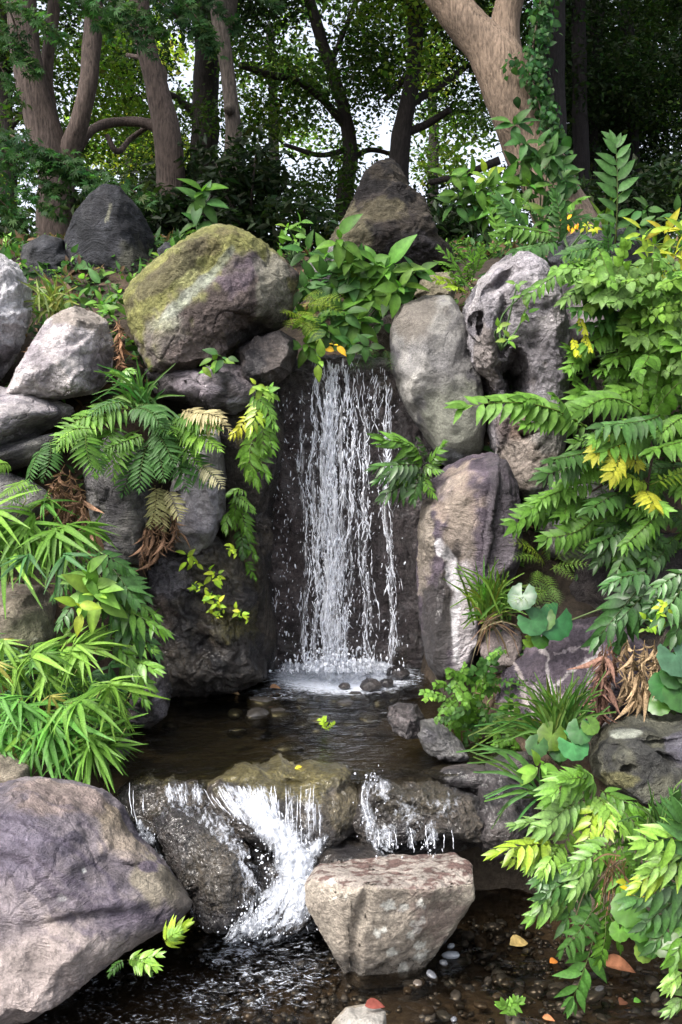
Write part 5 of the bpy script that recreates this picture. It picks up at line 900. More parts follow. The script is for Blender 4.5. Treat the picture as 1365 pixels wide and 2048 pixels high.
# --- round the ivied trunk
broad('broadleaf_shrub', 'leafy shrub climbing the foot of the thick ivied trunk', 'shrub', [(1030, 250, 42, 6, gb), (1050, 290, 40, 5, gb), (1100, 310, 42, 6, gb), (1085, 345, 44, 6, gb), (1065, 320, 42, 5, gd), (1120, 335, 38, 5, gb), (1040, 340, 40, 5, gd), (1010, 365, 40, 5, g1), (1060, 370, 40, 5, g1), (1105, 370, 38, 5, gb), (1125, 400, 30, 5, gd), (1035, 390, 36, 5, g1), (1130, 360, 34, 5, gb), (1075, 300, 36, 4, gb), (1140, 430, 30, 5, gd), (1100, 420, 34, 5, gb), (1155, 460, 28, 5, gd), (1090, 440, 32, 5, g1), (1125, 445, 28, 4, gb)], 6.4, gb, base=(1080, 460), wid=.9)
broad('broadleaf_shrub', 'bright-leaved shrub left of the ivied trunk foot', 'shrub', [(900, 352, 40, 3, g2, 2.6), (935, 350, 36, 4, g2), (975, 350, 32, 4, g4), (960, 375, 40, 5, g1), (925, 385, 42, 6, g1), (985, 385, 40, 5, g2), (950, 410, 42, 6, gb), (1000, 410, 40, 5, g1), (910, 410, 36, 4, gb), (1035, 420, 36, 5, g1), (975, 430, 40, 5, g1)], 5.9, g1, base=(980, 490), wid=.9)
# --- tall sprouts
fern('tall_sprout', 'lone tall sprout with paired leaves standing against the dark wood', 'plant', 'sprig', gb, [(1230, 500, 1232, 288)], 5.2, 0, wid=.9)
fern('sprout', 'shorter pale sprout of paired leaves left of the big leafy sprays', 'plant', 'sprig', g2, [(978, 520, 980, 425)], 5.0, 0, wid=1.0)
fern('shrub', 'leafy shrub with long lance leaves above the hollowed boulder', 'shrub', 'sumac', g1, [(1110, 500, 1115, 395, gb), (1115, 470, 1010, 450, g1), (1110, 480, 1030, 500, gb), (1115, 440, 1160, 400, g1), (1110, 460, 1185, 440, gb), (1060, 500, 1020, 420, gb), (1050, 470, 1000, 400, gb), (1090, 510, 1050, 560, gb), (1080, 490, 1000, 470), (1120, 520, 1180, 490), (1070, 440, 1045, 400, g2), (1100, 530, 1040, 530, g2)], 4.85, -.15, wid=1.1)
T_ = broad('yellow_shrub', 'yellow-leaved shrub at the top right edge above the slate rock', 'shrub', [(1335, 460, 46, 6, ye), (1310, 490, 42, 6, g4), (1350, 510, 46, 6, ye), (1300, 530, 36, 5, g4), (1330, 545, 40, 5, g4), (1355, 560, 40, 5, ye), (1290, 470, 40, 4, g4, .5), (1360, 470, 42, 5, g4)], 4.6, g4, base=(1340, 640), wid=.8, T=T_OVN)
broad('dark_plant', 'dark green leafy plant beside the yellow shrub and the lone sprout', 'plant', [(1290, 420, 30, 5, gb), (1275, 450, 32, 5, gb), (1310, 440, 26, 4, gd), (1355, 430, 30, 4, gb)], 5.1, gb, base=(1290, 500))
grass('iris_blades', 'few upright strap leaves behind the lone tall sprout', (1212, 480), 5.3, [(1210, 405), (1216, 410), (1260, 440)], g2, 7, 9, .05)
broad('yellow_flower', 'small orange-yellow flowers at the foot of the ivied trunk', 'flower', [(1132, 448, 13, 5, (.75, .36, .02)), (1150, 455, 11, 5, (.75, .36, .02)), (1174, 452, 12, 6, (.30, .36, .03)), (1184, 462, 12, 6, (.30, .36, .03))], 5.0, ye, base=(1138, 500))
# --- right-hand shrubs
dl = lambda x, y: (-.75+.4*math.sin(x*.05+y*.03), -.45, -.05+.35*math.sin(x*.031-y*.05))
S2 = thing('vine_shrub', 'pale-leaved scrambling shrub over the upper right rocks', 'shrub', P(1290, 820, 4.7)); o_ = np.array(S2.location)
fill(S2, 'oval', [pale, g2, g3, pale, g2], [(1130, 545), (1180, 515), (1260, 540), (1365, 560), (1380, 720), (1300, 700), (1240, 620), (1150, 590)], 50, 4.2, 4.6, .20, dl)
fill(S2, 'vine', [pale, g3, g2], [(1150, 545), (1250, 520), (1380, 560), (1380, 640), (1220, 610)], 40, 4.15, 4.5, .22, dl)
fill(S2, 'vine', [g2, pale, g1], [(1260, 640), (1390, 600), (1390, 850), (1290, 820), (1250, 740)], 44, 4.1, 4.6, .22, lambda x, y: (-.3, -.3, -.6))
for a, b, c in [((1090, 560), (1160, 525), g2), ((1160, 540), (1060, 590), g1), ((1200, 560), (1130, 600), pale), ((1230, 520), (1180, 480), gb), ((1220, 500), (1140, 505), gb), ((1200, 510), (1260, 480), gb), ((1210, 520), (1215, 470), gb)]: put(S2, 'sumac', c, P(*a, 4.35), P(*b, 4.25))
sm = MB()
for pl in [[(1300, 830), (1285, 760), (1275, 700), (1262, 640), (1225, 590), (1210, 570)], [(1330, 860), (1310, 780), (1290, 740)], [(1262, 640), (1310, 580), (1340, 560)]]: tube(sm, spline([P(a, b, 4.62) for a, b in pl], 30), np.linspace(.018, .009, 30), 7, (.10, .065, .05), .1)
link('stem', sm.mesh('stem', M_BARK, o_), S2)
S3 = thing('leafy_shrub', 'shrub of overlapping dark green lance-leaved sprays under the pale vines', 'shrub', P(1260, 840, 4.6)); o_ = np.array(S3.location)
for a, b, c in [((1280, 590), (1190, 600), gb), ((1290, 620), (1160, 650), gb), ((1260, 640), (1150, 620), gb), ((1270, 660), (1170, 690), g1), ((1300, 650), (1200, 660), g1), ((1250, 600), (1170, 580), gd), ((1320, 760), (1200, 740), g1), ((1300, 740), (1240, 780), g1), ((1310, 780), (1220, 800), g2), ((1290, 700), (1220, 720), g1), ((1200, 800), (1140, 700), g1), ((1180, 810), (1150, 760), g1), ((1215, 830), (1160, 780), g1), ((1210, 800), (1130, 830), g1), ((1185, 700), (1140, 740), g2), ((1170, 780), (1145, 830), g2)]: put(S3, 'sumac', c, P(*a, 4.5+rng.normal()*.05), P(*b, 4.3+rng.normal()*.05), wid=1.15)
fill(S3, 'sumac', [gd, g1, gd], [(1220, 640), (1300, 600), (1390, 700), (1390, 900), (1240, 880), (1200, 760)], 34, 4.5, 4.9, .22, dl)
for x, y, n in [(1160, 640, 3), (1170, 675, 3), (1145, 685, 2)]: put(S3, 'oval', (.40, .42, .03), P(x, y-10, 4.3), P(x+10, y+22, 4.25))
S1 = thing('sumac_shrub', 'large light-green shrub with long drooping sprays at mid right', 'shrub', P(1260, 1130, 4.35)); o_ = np.array(S1.location)
for a, b, c, k in [((1190, 870), (925, 815), g2, 1.0), ((1120, 850), (1000, 800), g2, 1), ((1160, 860), (1050, 850), g2, 1), ((1110, 830), (1050, 800), g1, 1), ((1130, 835), (1110, 790), g1, 1), ((1290, 830), (1165, 825), g1, 1), ((1320, 830), (1200, 850), gb, 1), ((1300, 850), (1190, 880), g2, 1), ((1300, 870), (1210, 900), g1, 1), ((1230, 870), (1190, 910), ye, 1), ((1220, 880), (1275, 930), ye, 1), ((1250, 890), (1225, 950), ye, .9), ((1300, 970), (1230, 950), g4, 1), ((1300, 970), (1380, 940), g4, 1), ((1290, 980), (1310, 1010), ye, 1), ((1380, 830), (1320, 870), g2, 1), ((1390, 880), (1300, 900), g1, 1), ((1180, 900), (1100, 920), gd, 1), ((1170, 920), (1090, 950), gd, 1),
        ((1250, 940), (1140, 940), g2, 1), ((1230, 950), (1130, 970), g2, 1), ((1200, 970), (1110, 990), g2, 1), ((1180, 980), (1080, 1000), g2, 1), ((1170, 1000), (1060, 1020), g1, 1), ((1150, 1010), (1030, 1050), g1, 1), ((1200, 1010), (1130, 1030), g1, 1), ((1190, 1030), (1090, 1075), g1, 1), ((1250, 990), (1180, 1020), gd, 1), ((1330, 1010), (1250, 1090), g1, 1), ((1310, 1050), (1240, 1110), g1, 1), ((1340, 950), (1390, 1000), g2, 1), ((1270, 1000), (1330, 1020), g2, 1), ((1280, 1060), (1330, 1090), gd, 1)]: put(S1, 'sumac', c, P(*a, 4.12+rng.normal()*.06), P(*b, 3.95+rng.normal()*.05), wid=1.2)
fill(S1, 'sumac', [g1, gd, g2, gd], [(1160, 880), (1390, 820), (1390, 1120), (1250, 1140), (1110, 1040)], 64, 4.05, 4.5, .19, dl)
sm = MB()
for pl in [[(1300, 1130), (1300, 1040), (1296, 970), (1305, 900), (1290, 850)], [(1296, 970), (1275, 930), (1240, 880), (1195, 870)], [(1300, 1000), (1230, 960), (1180, 985)]]: tube(sm, spline([P(a, b, 4.15) for a, b in pl], 24), np.linspace(.008, .004, 24), 6, (.06, .035, .03))
link('stem', sm.mesh('stem', M_STEM, o_), S1)
broad('seedling', 'small pale seedling growing on the face of the hollowed boulder', 'plant', [(1020, 682, 20, 4, g3), (1000, 655, 20, 3, g3), (1050, 625, 24, 4, g2), (1045, 590, 24, 3, pale), (1035, 570, 22, 3, pale)], 4.27, g3, base=(1003, 700))
# --- lower right
fern('fern', 'lacy yellow-green fern between the streaked boulder and the shrub', 'fern', 'lace', g3, [(1090, 1130, 1018, 1085, g4), (1080, 1120, 1020, 1120), (1100, 1120, 1080, 1075), (1110, 1120, 1190, 1080), (1100, 1140, 1180, 1130), (1090, 1150, 1110, 1190), (1110, 1110, 1150, 1070), (1075, 1140, 1070, 1170), (1105, 1130, 1150, 1160)], 4.0)
fern('fern', 'small pale lacy fern just above the big round leaves', 'fern', 'lace', pale, [(1095, 1180, 1020, 1205, g3), (1090, 1180, 1060, 1215), (1100, 1170, 1120, 1210), (1100, 1180, 1050, 1170), (1110, 1180, 1090, 1220)], 3.92)
round_leaves('round_leaf_plant', 'plant with big round glossy leaves on the veined rock', [(1063, 1240, 58), (1112, 1240, 72), (1082, 1275, 40, g1), (1058, 1282, 26, g1), (1085, 1235, 50, gb), (1045, 1190, 56, (.02, .07, .03)), (1290, 1190, 50, (.02, .07, .03))], 3.82, (.03, .105, .035), base=(1085, 1265))
round_leaves('round_leaf_plant', 'cluster of blue-green round leaves at the right edge', [(1352, 1310, 78, (.035, .095, .055)), (1358, 1325, 46, g2), (1330, 1370, 60, gb), (1360, 1385, 70, gb), (1320, 1405, 50, g1), (1345, 1350, 50, gb), (1380, 1340, 60, gb)], 3.62, gb, base=(1350, 1430))
round_leaves('round_leaf_plant', 'round-leaved plant above the single bright five-leaf seedling', [(1145, 1487, 62), (1105, 1470, 56, g1), (1075, 1490, 44, gb), (1160, 1460, 50, gb), (1120, 1500, 40, gb), (1180, 1450, 36, g1)], 3.48, (.055, .15, .05), base=(1120, 1530))
GG = [(1180, 1240, 1300, 1160), (1230, 1190)]
fern('fern', 'dark glossy fern hanging over the veined rock', 'fern', 'holly', (.026, .072, .018), [(1290, 1160, 1195, 1275), (1310, 1170, 1230, 1250), (1300, 1150, 1215, 1170), (1290, 1180, 1240, 1290), (1320, 1180, 1290, 1230)], 3.85, -.12, wid=.95)
fern('fern', 'dark glossy fern drooping at the right edge below the shrub', 'fern', 'holly', (.034, .088, .02), [(1390, 1150, 1325, 1235), (1400, 1160, 1350, 1270), (1385, 1140, 1310, 1180), (1400, 1180, 1375, 1290)], 3.75, -.12)
fern('fern', 'dark shaded fern under the green sumac sprays', 'fern', 'holly', gd, [(1260, 1070, 1195, 1130), (1255, 1060, 1190, 1090), (1265, 1060, 1230, 1150), (1240, 1050, 1200, 1060), (1330, 1100, 1280, 1150)], 4.05)
broad('seedling', 'tiny yellow-green seedling beside the right-edge dark fern', 'plant', [(1332, 1205, 16, 4, lime), (1318, 1225, 18, 4, lime), (1325, 1245, 16, 3, lime), (1300, 1240, 22, 2, lime), (1297, 1258, 16, 3, g3)], 3.65, lime, base=(1322, 1270))
grass('grass_tuft', 'grass tuft growing on the pinkish stone right of the fall', (980, 1240), 4.12, [(940, 1150), (960, 1160), (985, 1150), (1000, 1160), (1020, 1170), (1030, 1200), (1035, 1230), (940, 1200), (1010, 1190), (930, 1220)], (.11, .20, .035), 110, 5, .15)
grass('grass_tuft', 'dry straw hanging under the grass tuft on the pinkish stone', (985, 1240), 4.06, [(965, 1290), (975, 1320), (1000, 1300), (1020, 1250), (960, 1270)], tanb, 26, 3, .03)
grass('grass_tuft', 'long-bladed grass in front of the veined rock', (1120, 1500), 3.6, [(1080, 1380), (1060, 1370), (1100, 1390), (1140, 1400), (1170, 1370), (1185, 1390), (1010, 1430), (980, 1480), (970, 1470), (1200, 1420), (1050, 1410), (1150, 1380)], (.085, .17, .035), 110, 6, .12)
grass('grass_tuft', 'few long arching blades hanging over the dark pool outlet', (1090, 1590), 3.3, [(950, 1500), (955, 1540), (960, 1565), (965, 1640), (1000, 1610), (940, 1530), (975, 1590)], (.09, .20, .05), 15, 7, .1)
broad('seedling', 'bright five-leaved seedling below the round leaves', 'plant', [(1084, 1528, 52, 5, g3, 1.35)], 3.32, g3, base=(1084, 1600), wid=.95)
NAN = fern('nandina', 'low leafy plant spilling between the streaked boulder and the pool rock', 'plant', 'vine', g1, [(950, 1370, 900, 1340), (940, 1370, 970, 1330, gb), (900, 1400, 845, 1385, g2), (910, 1390, 880, 1420), (940, 1400, 910, 1440, g1), (960, 1390, 985, 1320, gb), (930, 1380, 950, 1420, g2), (900, 1380, 870, 1370, g2), (960, 1420, 930, 1470), (970, 1430, 1010, 1460, gb), (950, 1440, 990, 1490), (980, 1450, 1040, 1440), (920, 1370, 930, 1330, g2), (960, 1350, 1000, 1300, gb), (880, 1400, 850, 1400, g3), (990, 1460, 1060, 1470), (940, 1450, 960, 1490, g3)], 3.95, -.1, wid=1.1)
fill(NAN, 'vine', [g1, gb, g2, gd], [(900, 1370), (1000, 1300), (1060, 1450), (1060, 1500), (960, 1490), (860, 1420)], 34, 3.75, 3.95, .14, lambda x, y: (-.3, -.4, -.4))
HF = lambda *a: fern('holly_fern', *a)
HF('bright yellow-green drooping fern over the stream at lower right', 'fern', 'holly', g4, [(1110, 1690, 995, 1705, g4), (1100, 1670, 1020, 1720, g4), (1110, 1700, 1060, 1735, g3), (1100, 1660, 1030, 1650, pale), (1120, 1690, 1085, 1745, g3)], 2.98, -.1)
HF('big glossy fern with fresh pale fronds below the olive boulder', 'fern', 'holly', g2, [(1190, 1600, 1175, 1690, g4), (1190, 1590, 1245, 1660, g3), (1180, 1590, 1110, 1650, g2), (1200, 1600, 1215, 1660, g4), (1180, 1580, 1100, 1600, g2), (1170, 1600, 1090, 1660, pale), (1170, 1620, 1120, 1720, g3), (1200, 1580, 1290, 1620, g1), (1210, 1590, 1300, 1690, g1), (1175, 1570, 1165, 1540, g2), (1190, 1560, 1130, 1560, g2)], 3.05, -.12)
HF('mid-green fern cascading towards the dark stream', 'fern', 'holly', g1, [(1190, 1740, 1090, 1790, gb), (1180, 1750, 1070, 1830, g2), (1200, 1740, 1130, 1850, gb), (1180, 1720, 1080, 1760, gb), (1160, 1740, 1080, 1810, g2)], 2.95, -.1)
HF('pale fern with hanging tips in the middle of the right bank', 'fern', 'holly', g2, [(1210, 1690, 1150, 1780, pale), (1230, 1690, 1240, 1790, g2), (1220, 1690, 1200, 1790, g1), (1220, 1680, 1140, 1730, g2), (1240, 1690, 1290, 1760, g2), (1235, 1700, 1270, 1810, g1)], 2.86, -.08)
HF('dark glossy fern trailing down into the water at lower right', 'fern', 'holly', (.035, .10, .022), [(1200, 1820, 1145, 2000, (.04, .105, .02)), (1190, 1810, 1125, 1900, gd), (1210, 1820, 1200, 1920, g1), (1200, 1800, 1240, 1890, g1)], 2.74, -.06)
HF('large fern with a bright pale tip at the right edge', 'fern', 'holly', g3, [(1410, 1690, 1290, 1690, g3), (1410, 1720, 1280, 1770, g4), (1420, 1700, 1300, 1740, g3)], 2.6, -.1)
HF('blue-green glossy fern in the lower right corner', 'fern', 'holly', gb, [(1400, 1780, 1290, 1850, gb), (1410, 1790, 1310, 1890, gb), (1400, 1760, 1270, 1800, gb), (1410, 1800, 1350, 1920, g1), (1420, 1920, 1340, 1970, g3), (1420, 1970, 1340, 2020, pale), (1400, 1760, 1330, 1680, gb), (1410, 1780, 1360, 1640, gb)], 2.62, -.1)
HF('shaded fern filling the right bank under the olive boulder', 'fern', 'holly', g1, [(1300, 1680, 1250, 1730, g1), (1320, 1680, 1350, 1600, gb), (1330, 1700, 1290, 1630, g1), (1310, 1660, 1370, 1650, gb), (1310, 1690, 1380, 1720, gb), (1290, 1720, 1250, 1830, gd), (1320, 1720, 1330, 1800, gd), (1270, 1640, 1230, 1690, g1)], 3.0, -.08)
broad('yellow_leaf_plant', 'small yellow withering sprig among the right-hand ferns', 'plant', [(1274, 1755, 24, 5, ye), (1272, 1780, 34, 3, (.5, .4, .02), 4.2)], 2.6, ye, base=(1285, 1800))
round_leaves('round_leaf_plant', 'round leaves close to the water under the lower right ferns', [(1258, 1815, 66, g1), (1280, 1845, 64, g2), (1300, 1880, 60, g1), (1240, 1860, 40, g1), (1330, 1880, 60, gb), (1290, 1900, 44, g3)], 2.62, g1, base=(1290, 1900))
grass('grass_tuft', 'stiff needle grass in front of the olive boulder', (1310, 1680), 2.95, [(1270, 1640), (1340, 1600), (1360, 1570), (1290, 1600), (1380, 1590), (1300, 1570)], (.09, .16, .05), 26, 4, .1)
grass('grass_tuft', 'brown dry stalks hanging among the right bank ferns', (1230, 1720), 2.8, [(1240, 1820), (1260, 1800), (1200, 1760), (1230, 1790), (1255, 1850), (1190, 1870), (1210, 1860)], tanb, 30, 2.5, .03)
fern('floating_leaf', 'green leaf cluster floating near the bottom of the stream', 'leaf', 'oval', g2, [(1000, 2020, 1040, 2005), (1035, 2030, 1005, 2010), (1020, 2035, 1030, 2000)], 2.66, 0, wid=1.3)
# --- left side
bl = []
fern('bamboo_grass', 'tangle of narrow bright bamboo grass on the upper left bank', 'bamboo grass', 'bamboo', g2, [(50, 1050, -30, 1090), (60, 1045, 110, 1100), (40, 1050, 10, 1130), (100, 1060, 175, 1080), (110, 1060, 130, 1130), (130, 1050, 200, 1075), (20, 1080, 60, 1160), (0, 1060, -20, 1150), (90, 1080, 90, 1150), (70, 1030, 20, 1010), (20, 1100, 70, 1120, g3), (110, 1090, 50, 1140), (-20, 1020, 50, 1060, g3), (150, 1070, 160, 1130)], 3.85, -.14)
fern('bamboo_grass', 'bright bamboo grass fanning out over the tan stone', 'bamboo grass', 'bamboo', g3, [(60, 1310, 130, 1300), (110, 1310, 50, 1360), (120, 1300, 190, 1310), (140, 1310, 160, 1380), (100, 1310, 100, 1390), (170, 1290, 240, 1310), (160, 1290, 200, 1350), (30, 1320, 60, 1390), (0, 1330, -20, 1400), (150, 1290, 200, 1285)], 3.6, -.14)
fern('bamboo_grass', 'drooping bamboo grass with a big palmate fan over the pool edge', 'bamboo grass', 'bamboo', g2, [(225, 1370, 270, 1410, g3), (220, 1370, 205, 1450, g3), (225, 1365, 240, 1450, g3), (215, 1375, 180, 1400), (185, 1480, 250, 1490), (190, 1480, 215, 1540), (185, 1480, 160, 1550), (180, 1475, 235, 1520), (190, 1485, 190, 1570), (160, 1400, 230, 1420), (130, 1410, 180, 1470)], 3.4, -.12)
fern('bamboo_grass', 'low bamboo grass mass just above the big violet boulder', 'bamboo grass', 'bamboo', (.07, .19, .03), [(40, 1400, -30, 1450), (60, 1410, 110, 1460), (50, 1410, 40, 1490), (90, 1440, 60, 1520), (100, 1450, 150, 1510), (80, 1470, 120, 1540), (20, 1450, -20, 1520), (30, 1460, 50, 1530), (120, 1430, 170, 1440), (0, 1400, 40, 1440), (150, 1470, 130, 1530), (0, 1480, -20, 1550), (70, 1490, 100, 1560), (130, 1500, 110, 1560)], 3.42, -.12)
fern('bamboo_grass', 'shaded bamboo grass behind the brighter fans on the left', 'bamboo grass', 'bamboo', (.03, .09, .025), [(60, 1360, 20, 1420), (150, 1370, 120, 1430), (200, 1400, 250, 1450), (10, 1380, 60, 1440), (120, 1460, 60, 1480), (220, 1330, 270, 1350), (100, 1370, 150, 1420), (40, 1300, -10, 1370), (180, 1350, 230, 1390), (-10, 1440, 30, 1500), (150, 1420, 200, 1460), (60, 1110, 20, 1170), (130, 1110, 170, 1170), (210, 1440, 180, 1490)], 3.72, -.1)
BAM = [o for o in C.objects if o.get('category') == 'bamboo grass']
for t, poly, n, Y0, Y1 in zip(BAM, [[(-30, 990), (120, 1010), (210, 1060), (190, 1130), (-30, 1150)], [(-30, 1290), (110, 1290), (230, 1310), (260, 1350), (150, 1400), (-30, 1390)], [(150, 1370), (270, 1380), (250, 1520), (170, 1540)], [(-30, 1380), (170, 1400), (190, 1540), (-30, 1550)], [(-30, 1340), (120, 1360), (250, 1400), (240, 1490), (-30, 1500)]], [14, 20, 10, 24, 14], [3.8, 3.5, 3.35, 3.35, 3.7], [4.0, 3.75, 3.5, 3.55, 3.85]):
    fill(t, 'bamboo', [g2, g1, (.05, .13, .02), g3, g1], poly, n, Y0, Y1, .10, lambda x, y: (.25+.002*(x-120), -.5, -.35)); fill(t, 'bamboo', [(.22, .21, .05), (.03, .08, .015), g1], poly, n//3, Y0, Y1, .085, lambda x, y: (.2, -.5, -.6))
    o_ = np.array(t.location); sm = MB(); cx_, cy_ = np.mean(poly, 0)
    for k in range(9): bx_, by_ = np.array(poly[int(rng.integers(len(poly)))])*.5+np.array((cx_, cy_))*.5; tube(sm, spline([P(bx_-25, by_+110, Y1+.12), P(bx_-8, by_+30, Y1), P(bx_+22, by_-30, Y0)], 10), np.linspace(.0035, .0018, 10), 5, (.13, .14, .04))
    link('canes', sm.mesh('canes', M_STEM, o_), t)
broad('broadleaf_plant', 'large fresh-green broad-leaved plant among the bamboo on the left', 'plant', [(180, 1168, 62, 6, g2, .6), (195, 1190, 66, 5, g3, 5.6), (160, 1215, 44, 3, g4, 4.3), (172, 1150, 50, 3, g2, 1.2)], 3.6, g2, base=(185, 1260), wid=.9)
fern('fern', 'dark glossy fern descending beside the bamboo to the pool', 'fern', 'holly', (.04, .13, .032), [(210, 1120, 270, 1200, gb), (220, 1130, 290, 1190, gb), (240, 1170, 310, 1230, g1), (230, 1220, 325, 1260, g1), (220, 1230, 310, 1300, gb), (210, 1250, 260, 1320, g1), (240, 1290, 305, 1300, g2), (250, 1310, 300, 1370, g2), (250, 1320, 290, 1400, g1), (200, 1150, 230, 1240, gb), (180, 1130, 110, 1190, gb), (170, 1190, 120, 1250, gb), (250, 1330, 310, 1340, g2), (230, 1200, 280, 1270, gb), (195, 1100, 260, 1140, gb)], 3.72, -.1)
fern('fern', 'glossy arching fern in front of the grey streaked rock', 'fern', 'sword', g1, [(290, 825, 335, 870, gb), (270, 820, 115, 870, g2), (250, 810, 150, 850, g3), (240, 850, 195, 950, g1), (230, 860, 150, 900, g2), (285, 890, 245, 990, gb), (300, 880, 280, 980, gb), (290, 870, 210, 900, g1), (280, 820, 325, 835, gb), (260, 820, 320, 850, gb), (320, 880, 330, 960, gb), (250, 805, 180, 830, gb), (230, 830, 120, 900, g3), (280, 860, 230, 960, g2), (310, 860, 350, 930, gb)], 4.2, -.16)
fern('fern', 'fern with rows of bright upswept leaflets below the dark wet rock', 'fern', 'sword', g2, [(345, 850, 435, 895, g2), (350, 860, 440, 900, g3), (340, 870, 420, 970, gb), (330, 840, 345, 890, gb), (350, 870, 400, 930, g1), (310, 850, 350, 870, g2), (350, 830, 395, 860, g1), (355, 835, 440, 860, g1), (310, 870, 300, 960, gb), (335, 880, 375, 980, gb)], 4.25, -.14)
fern('fern', 'pale withering fronds hanging over the wet blue-grey rock', 'fern', 'sword', (.26, .24, .13), [(365, 820, 460, 860, (.32, .27, .14)), (400, 930, 445, 975, (.20, .19, .11)), (310, 970, 300, 1055, (.17, .17, .075)), (335, 980, 360, 1040, (.19, .18, .09)), (380, 830, 450, 840, (.3, .26, .14)), (325, 970, 330, 1060, (.16, .15, .07))], 4.2, -.1)
fern('fern', 'fern fronds curling down at the far left below the pale rock', 'fern', 'sword', gb, [(95, 890, 60, 965, gb), (100, 880, 85, 960, gb), (170, 870, 205, 945, gb), (175, 860, 190, 950, g1), (60, 960, 10, 990, g3), (20, 930, -20, 940, g3), (80, 970, 20, 1010, g2), (190, 860, 110, 900, g2)], 4.0, -.12)
fern('fern', 'bright fern tumbling down the damp column left of the fall', 'fern', 'holly', g2, [(505, 790, 545, 830, g2), (520, 800, 500, 860, g4), (515, 830, 525, 900, g2), (520, 860, 515, 960, g2), (530, 840, 545, 900, g1), (500, 830, 465, 870, ye), (510, 880, 500, 950, g3), (525, 890, 535, 950, g1), (535, 770, 545, 800, g3), (525, 800, 550, 850, g1)], 4.5, -.08)
fern('fern', 'small bright fern hanging lower on the damp column', 'fern', 'holly', g1, [(470, 990, 505, 1020, g2), (480, 990, 470, 1050, g1), (485, 1010, 500, 1070, g1), (475, 1020, 455, 1060, g2), (490, 1050, 510, 1110, g1), (480, 1060, 485, 1110, gd), (495, 1120, 510, 1155, g1), (495, 985, 460, 990, g2)], 4.52, -.06)
fern('fern', 'dark leafy fern clinging right of the falling water', 'fern', 'holly', gd, [(850, 930, 765, 880, g1), (840, 930, 755, 935, gd), (850, 940, 770, 990, gd), (845, 920, 800, 880, g1), (860, 930, 885, 890, g1), (850, 940, 830, 1000, gd), (850, 950, 870, 990, g2), (840, 940, 760, 960, gb), (855, 920, 840, 880, gd), (850, 930, 880, 940, g2), (845, 950, 790, 970, g2)], 4.5, -.1)
broad('seedling', 'little sprig growing from the violet-sheened wet rock', 'plant', [(432, 722, 26, 4, g2), (420, 735, 24, 3, g3), (445, 715, 28, 3, gb)], 4.42, g2, base=(428, 750))
broad('seedling', 'tiny pale sprout under the dark rounded rock', 'plant', [(530, 780, 24, 4, g3), (515, 775, 20, 3, g4), (545, 790, 20, 3, g3)], 4.45, g3, base=(528, 810))
for x, y, s, lab in [(378, 1115, 22, 'largest yellow-green seedling high on the wet rock face'), (428, 1148, 22, 'pair of pale seedling leaves in the middle of the wet rock face'), (390, 1172, 14, 'tiny yellow seedling on the left of the wet rock face'), (422, 1190, 18, 'yellow seedling below the middle pair on the wet rock'), (434, 1208, 16, 'yellow seedling near the mossy patch of the wet rock'), (432, 1226, 13, 'lowest tiny seedling on the wet rock face'), (480, 1226, 16, 'seedling at the end of a bent straw by the fall'), (458, 1098, 15, 'small seedling nearest the hanging fern on the damp column')]:
    broad('seedling', lab, 'plant', [(x, y, s, 5, lime), (x+s*.6, y+s*.4, s*.7, 3, lime)], 4.36, lime, base=(x, y+14), group='seedlings on the wet rock face')
fern('pool_seedling', 'bright yellow-green seedling in the middle of the pool', 'plant', 'oval', lime, [(652, 1462, 640, 1440), (652, 1462, 668, 1446), (652, 1462, 650, 1438)], 3.95, 0)
fern('fern', 'tiny bright fern at the right tip of the huge left boulder', 'fern', 'holly', g4, [(330, 1885, 372, 1850, g4), (335, 1880, 360, 1862, g3)], 2.72, -.05)
fern('fern', 'small green fern under the huge left boulder at the waterline', 'fern', 'holly', g2, [(255, 1920, 315, 1910, g3), (260, 1915, 300, 1945, g2), (250, 1920, 220, 1950, gd), (270, 1920, 310, 1935, g3)], 2.68, -.05)
grass('grass_tuft', 'yellowish grass between the whitish boulder and lilac boulder', (105, 625), 4.62, [(75, 580), (90, 570), (110, 575), (130, 590), (85, 600), (140, 600), (100, 560), (70, 640), (75, 660)], (.16, .22, .05), 60, 5, .1)
broad('broadleaf_plant', 'small round-leaved plant between the slate slab and lilac boulder', 'plant', [(150, 598, 32, 4, g1), (205, 610, 26, 6, g2), (225, 605, 28, 5, g1), (215, 625, 22, 5, g2), (238, 595, 22, 4, g1)], 4.75, g1, base=(190, 640))
broad('seedling', 'weedy sprig in the notch beside the mossy boulder top', 'plant', [(345, 495, 20, 4, g1), (330, 510, 18, 4, g3), (360, 505, 18, 4, g1), (300, 535, 20, 3, g1)], 5.05, g1, base=(340, 530))
fern('seedling', 'small fern shoot in the crack beside the lilac boulder', 'plant', 'holly', g2, [(240, 750, 265, 745, g2), (242, 755, 258, 765, g2), (240, 755, 230, 745, g1)], 4.4)
grass('grass_tuft', 'wild grass blades above the glossy fern at left', (290, 810), 4.3, [(220, 770), (240, 760), (330, 830), (350, 860), (330, 870), (310, 770), (200, 800), (340, 900), (270, 760)], (.055, .14, .03), 60, 5, .15)
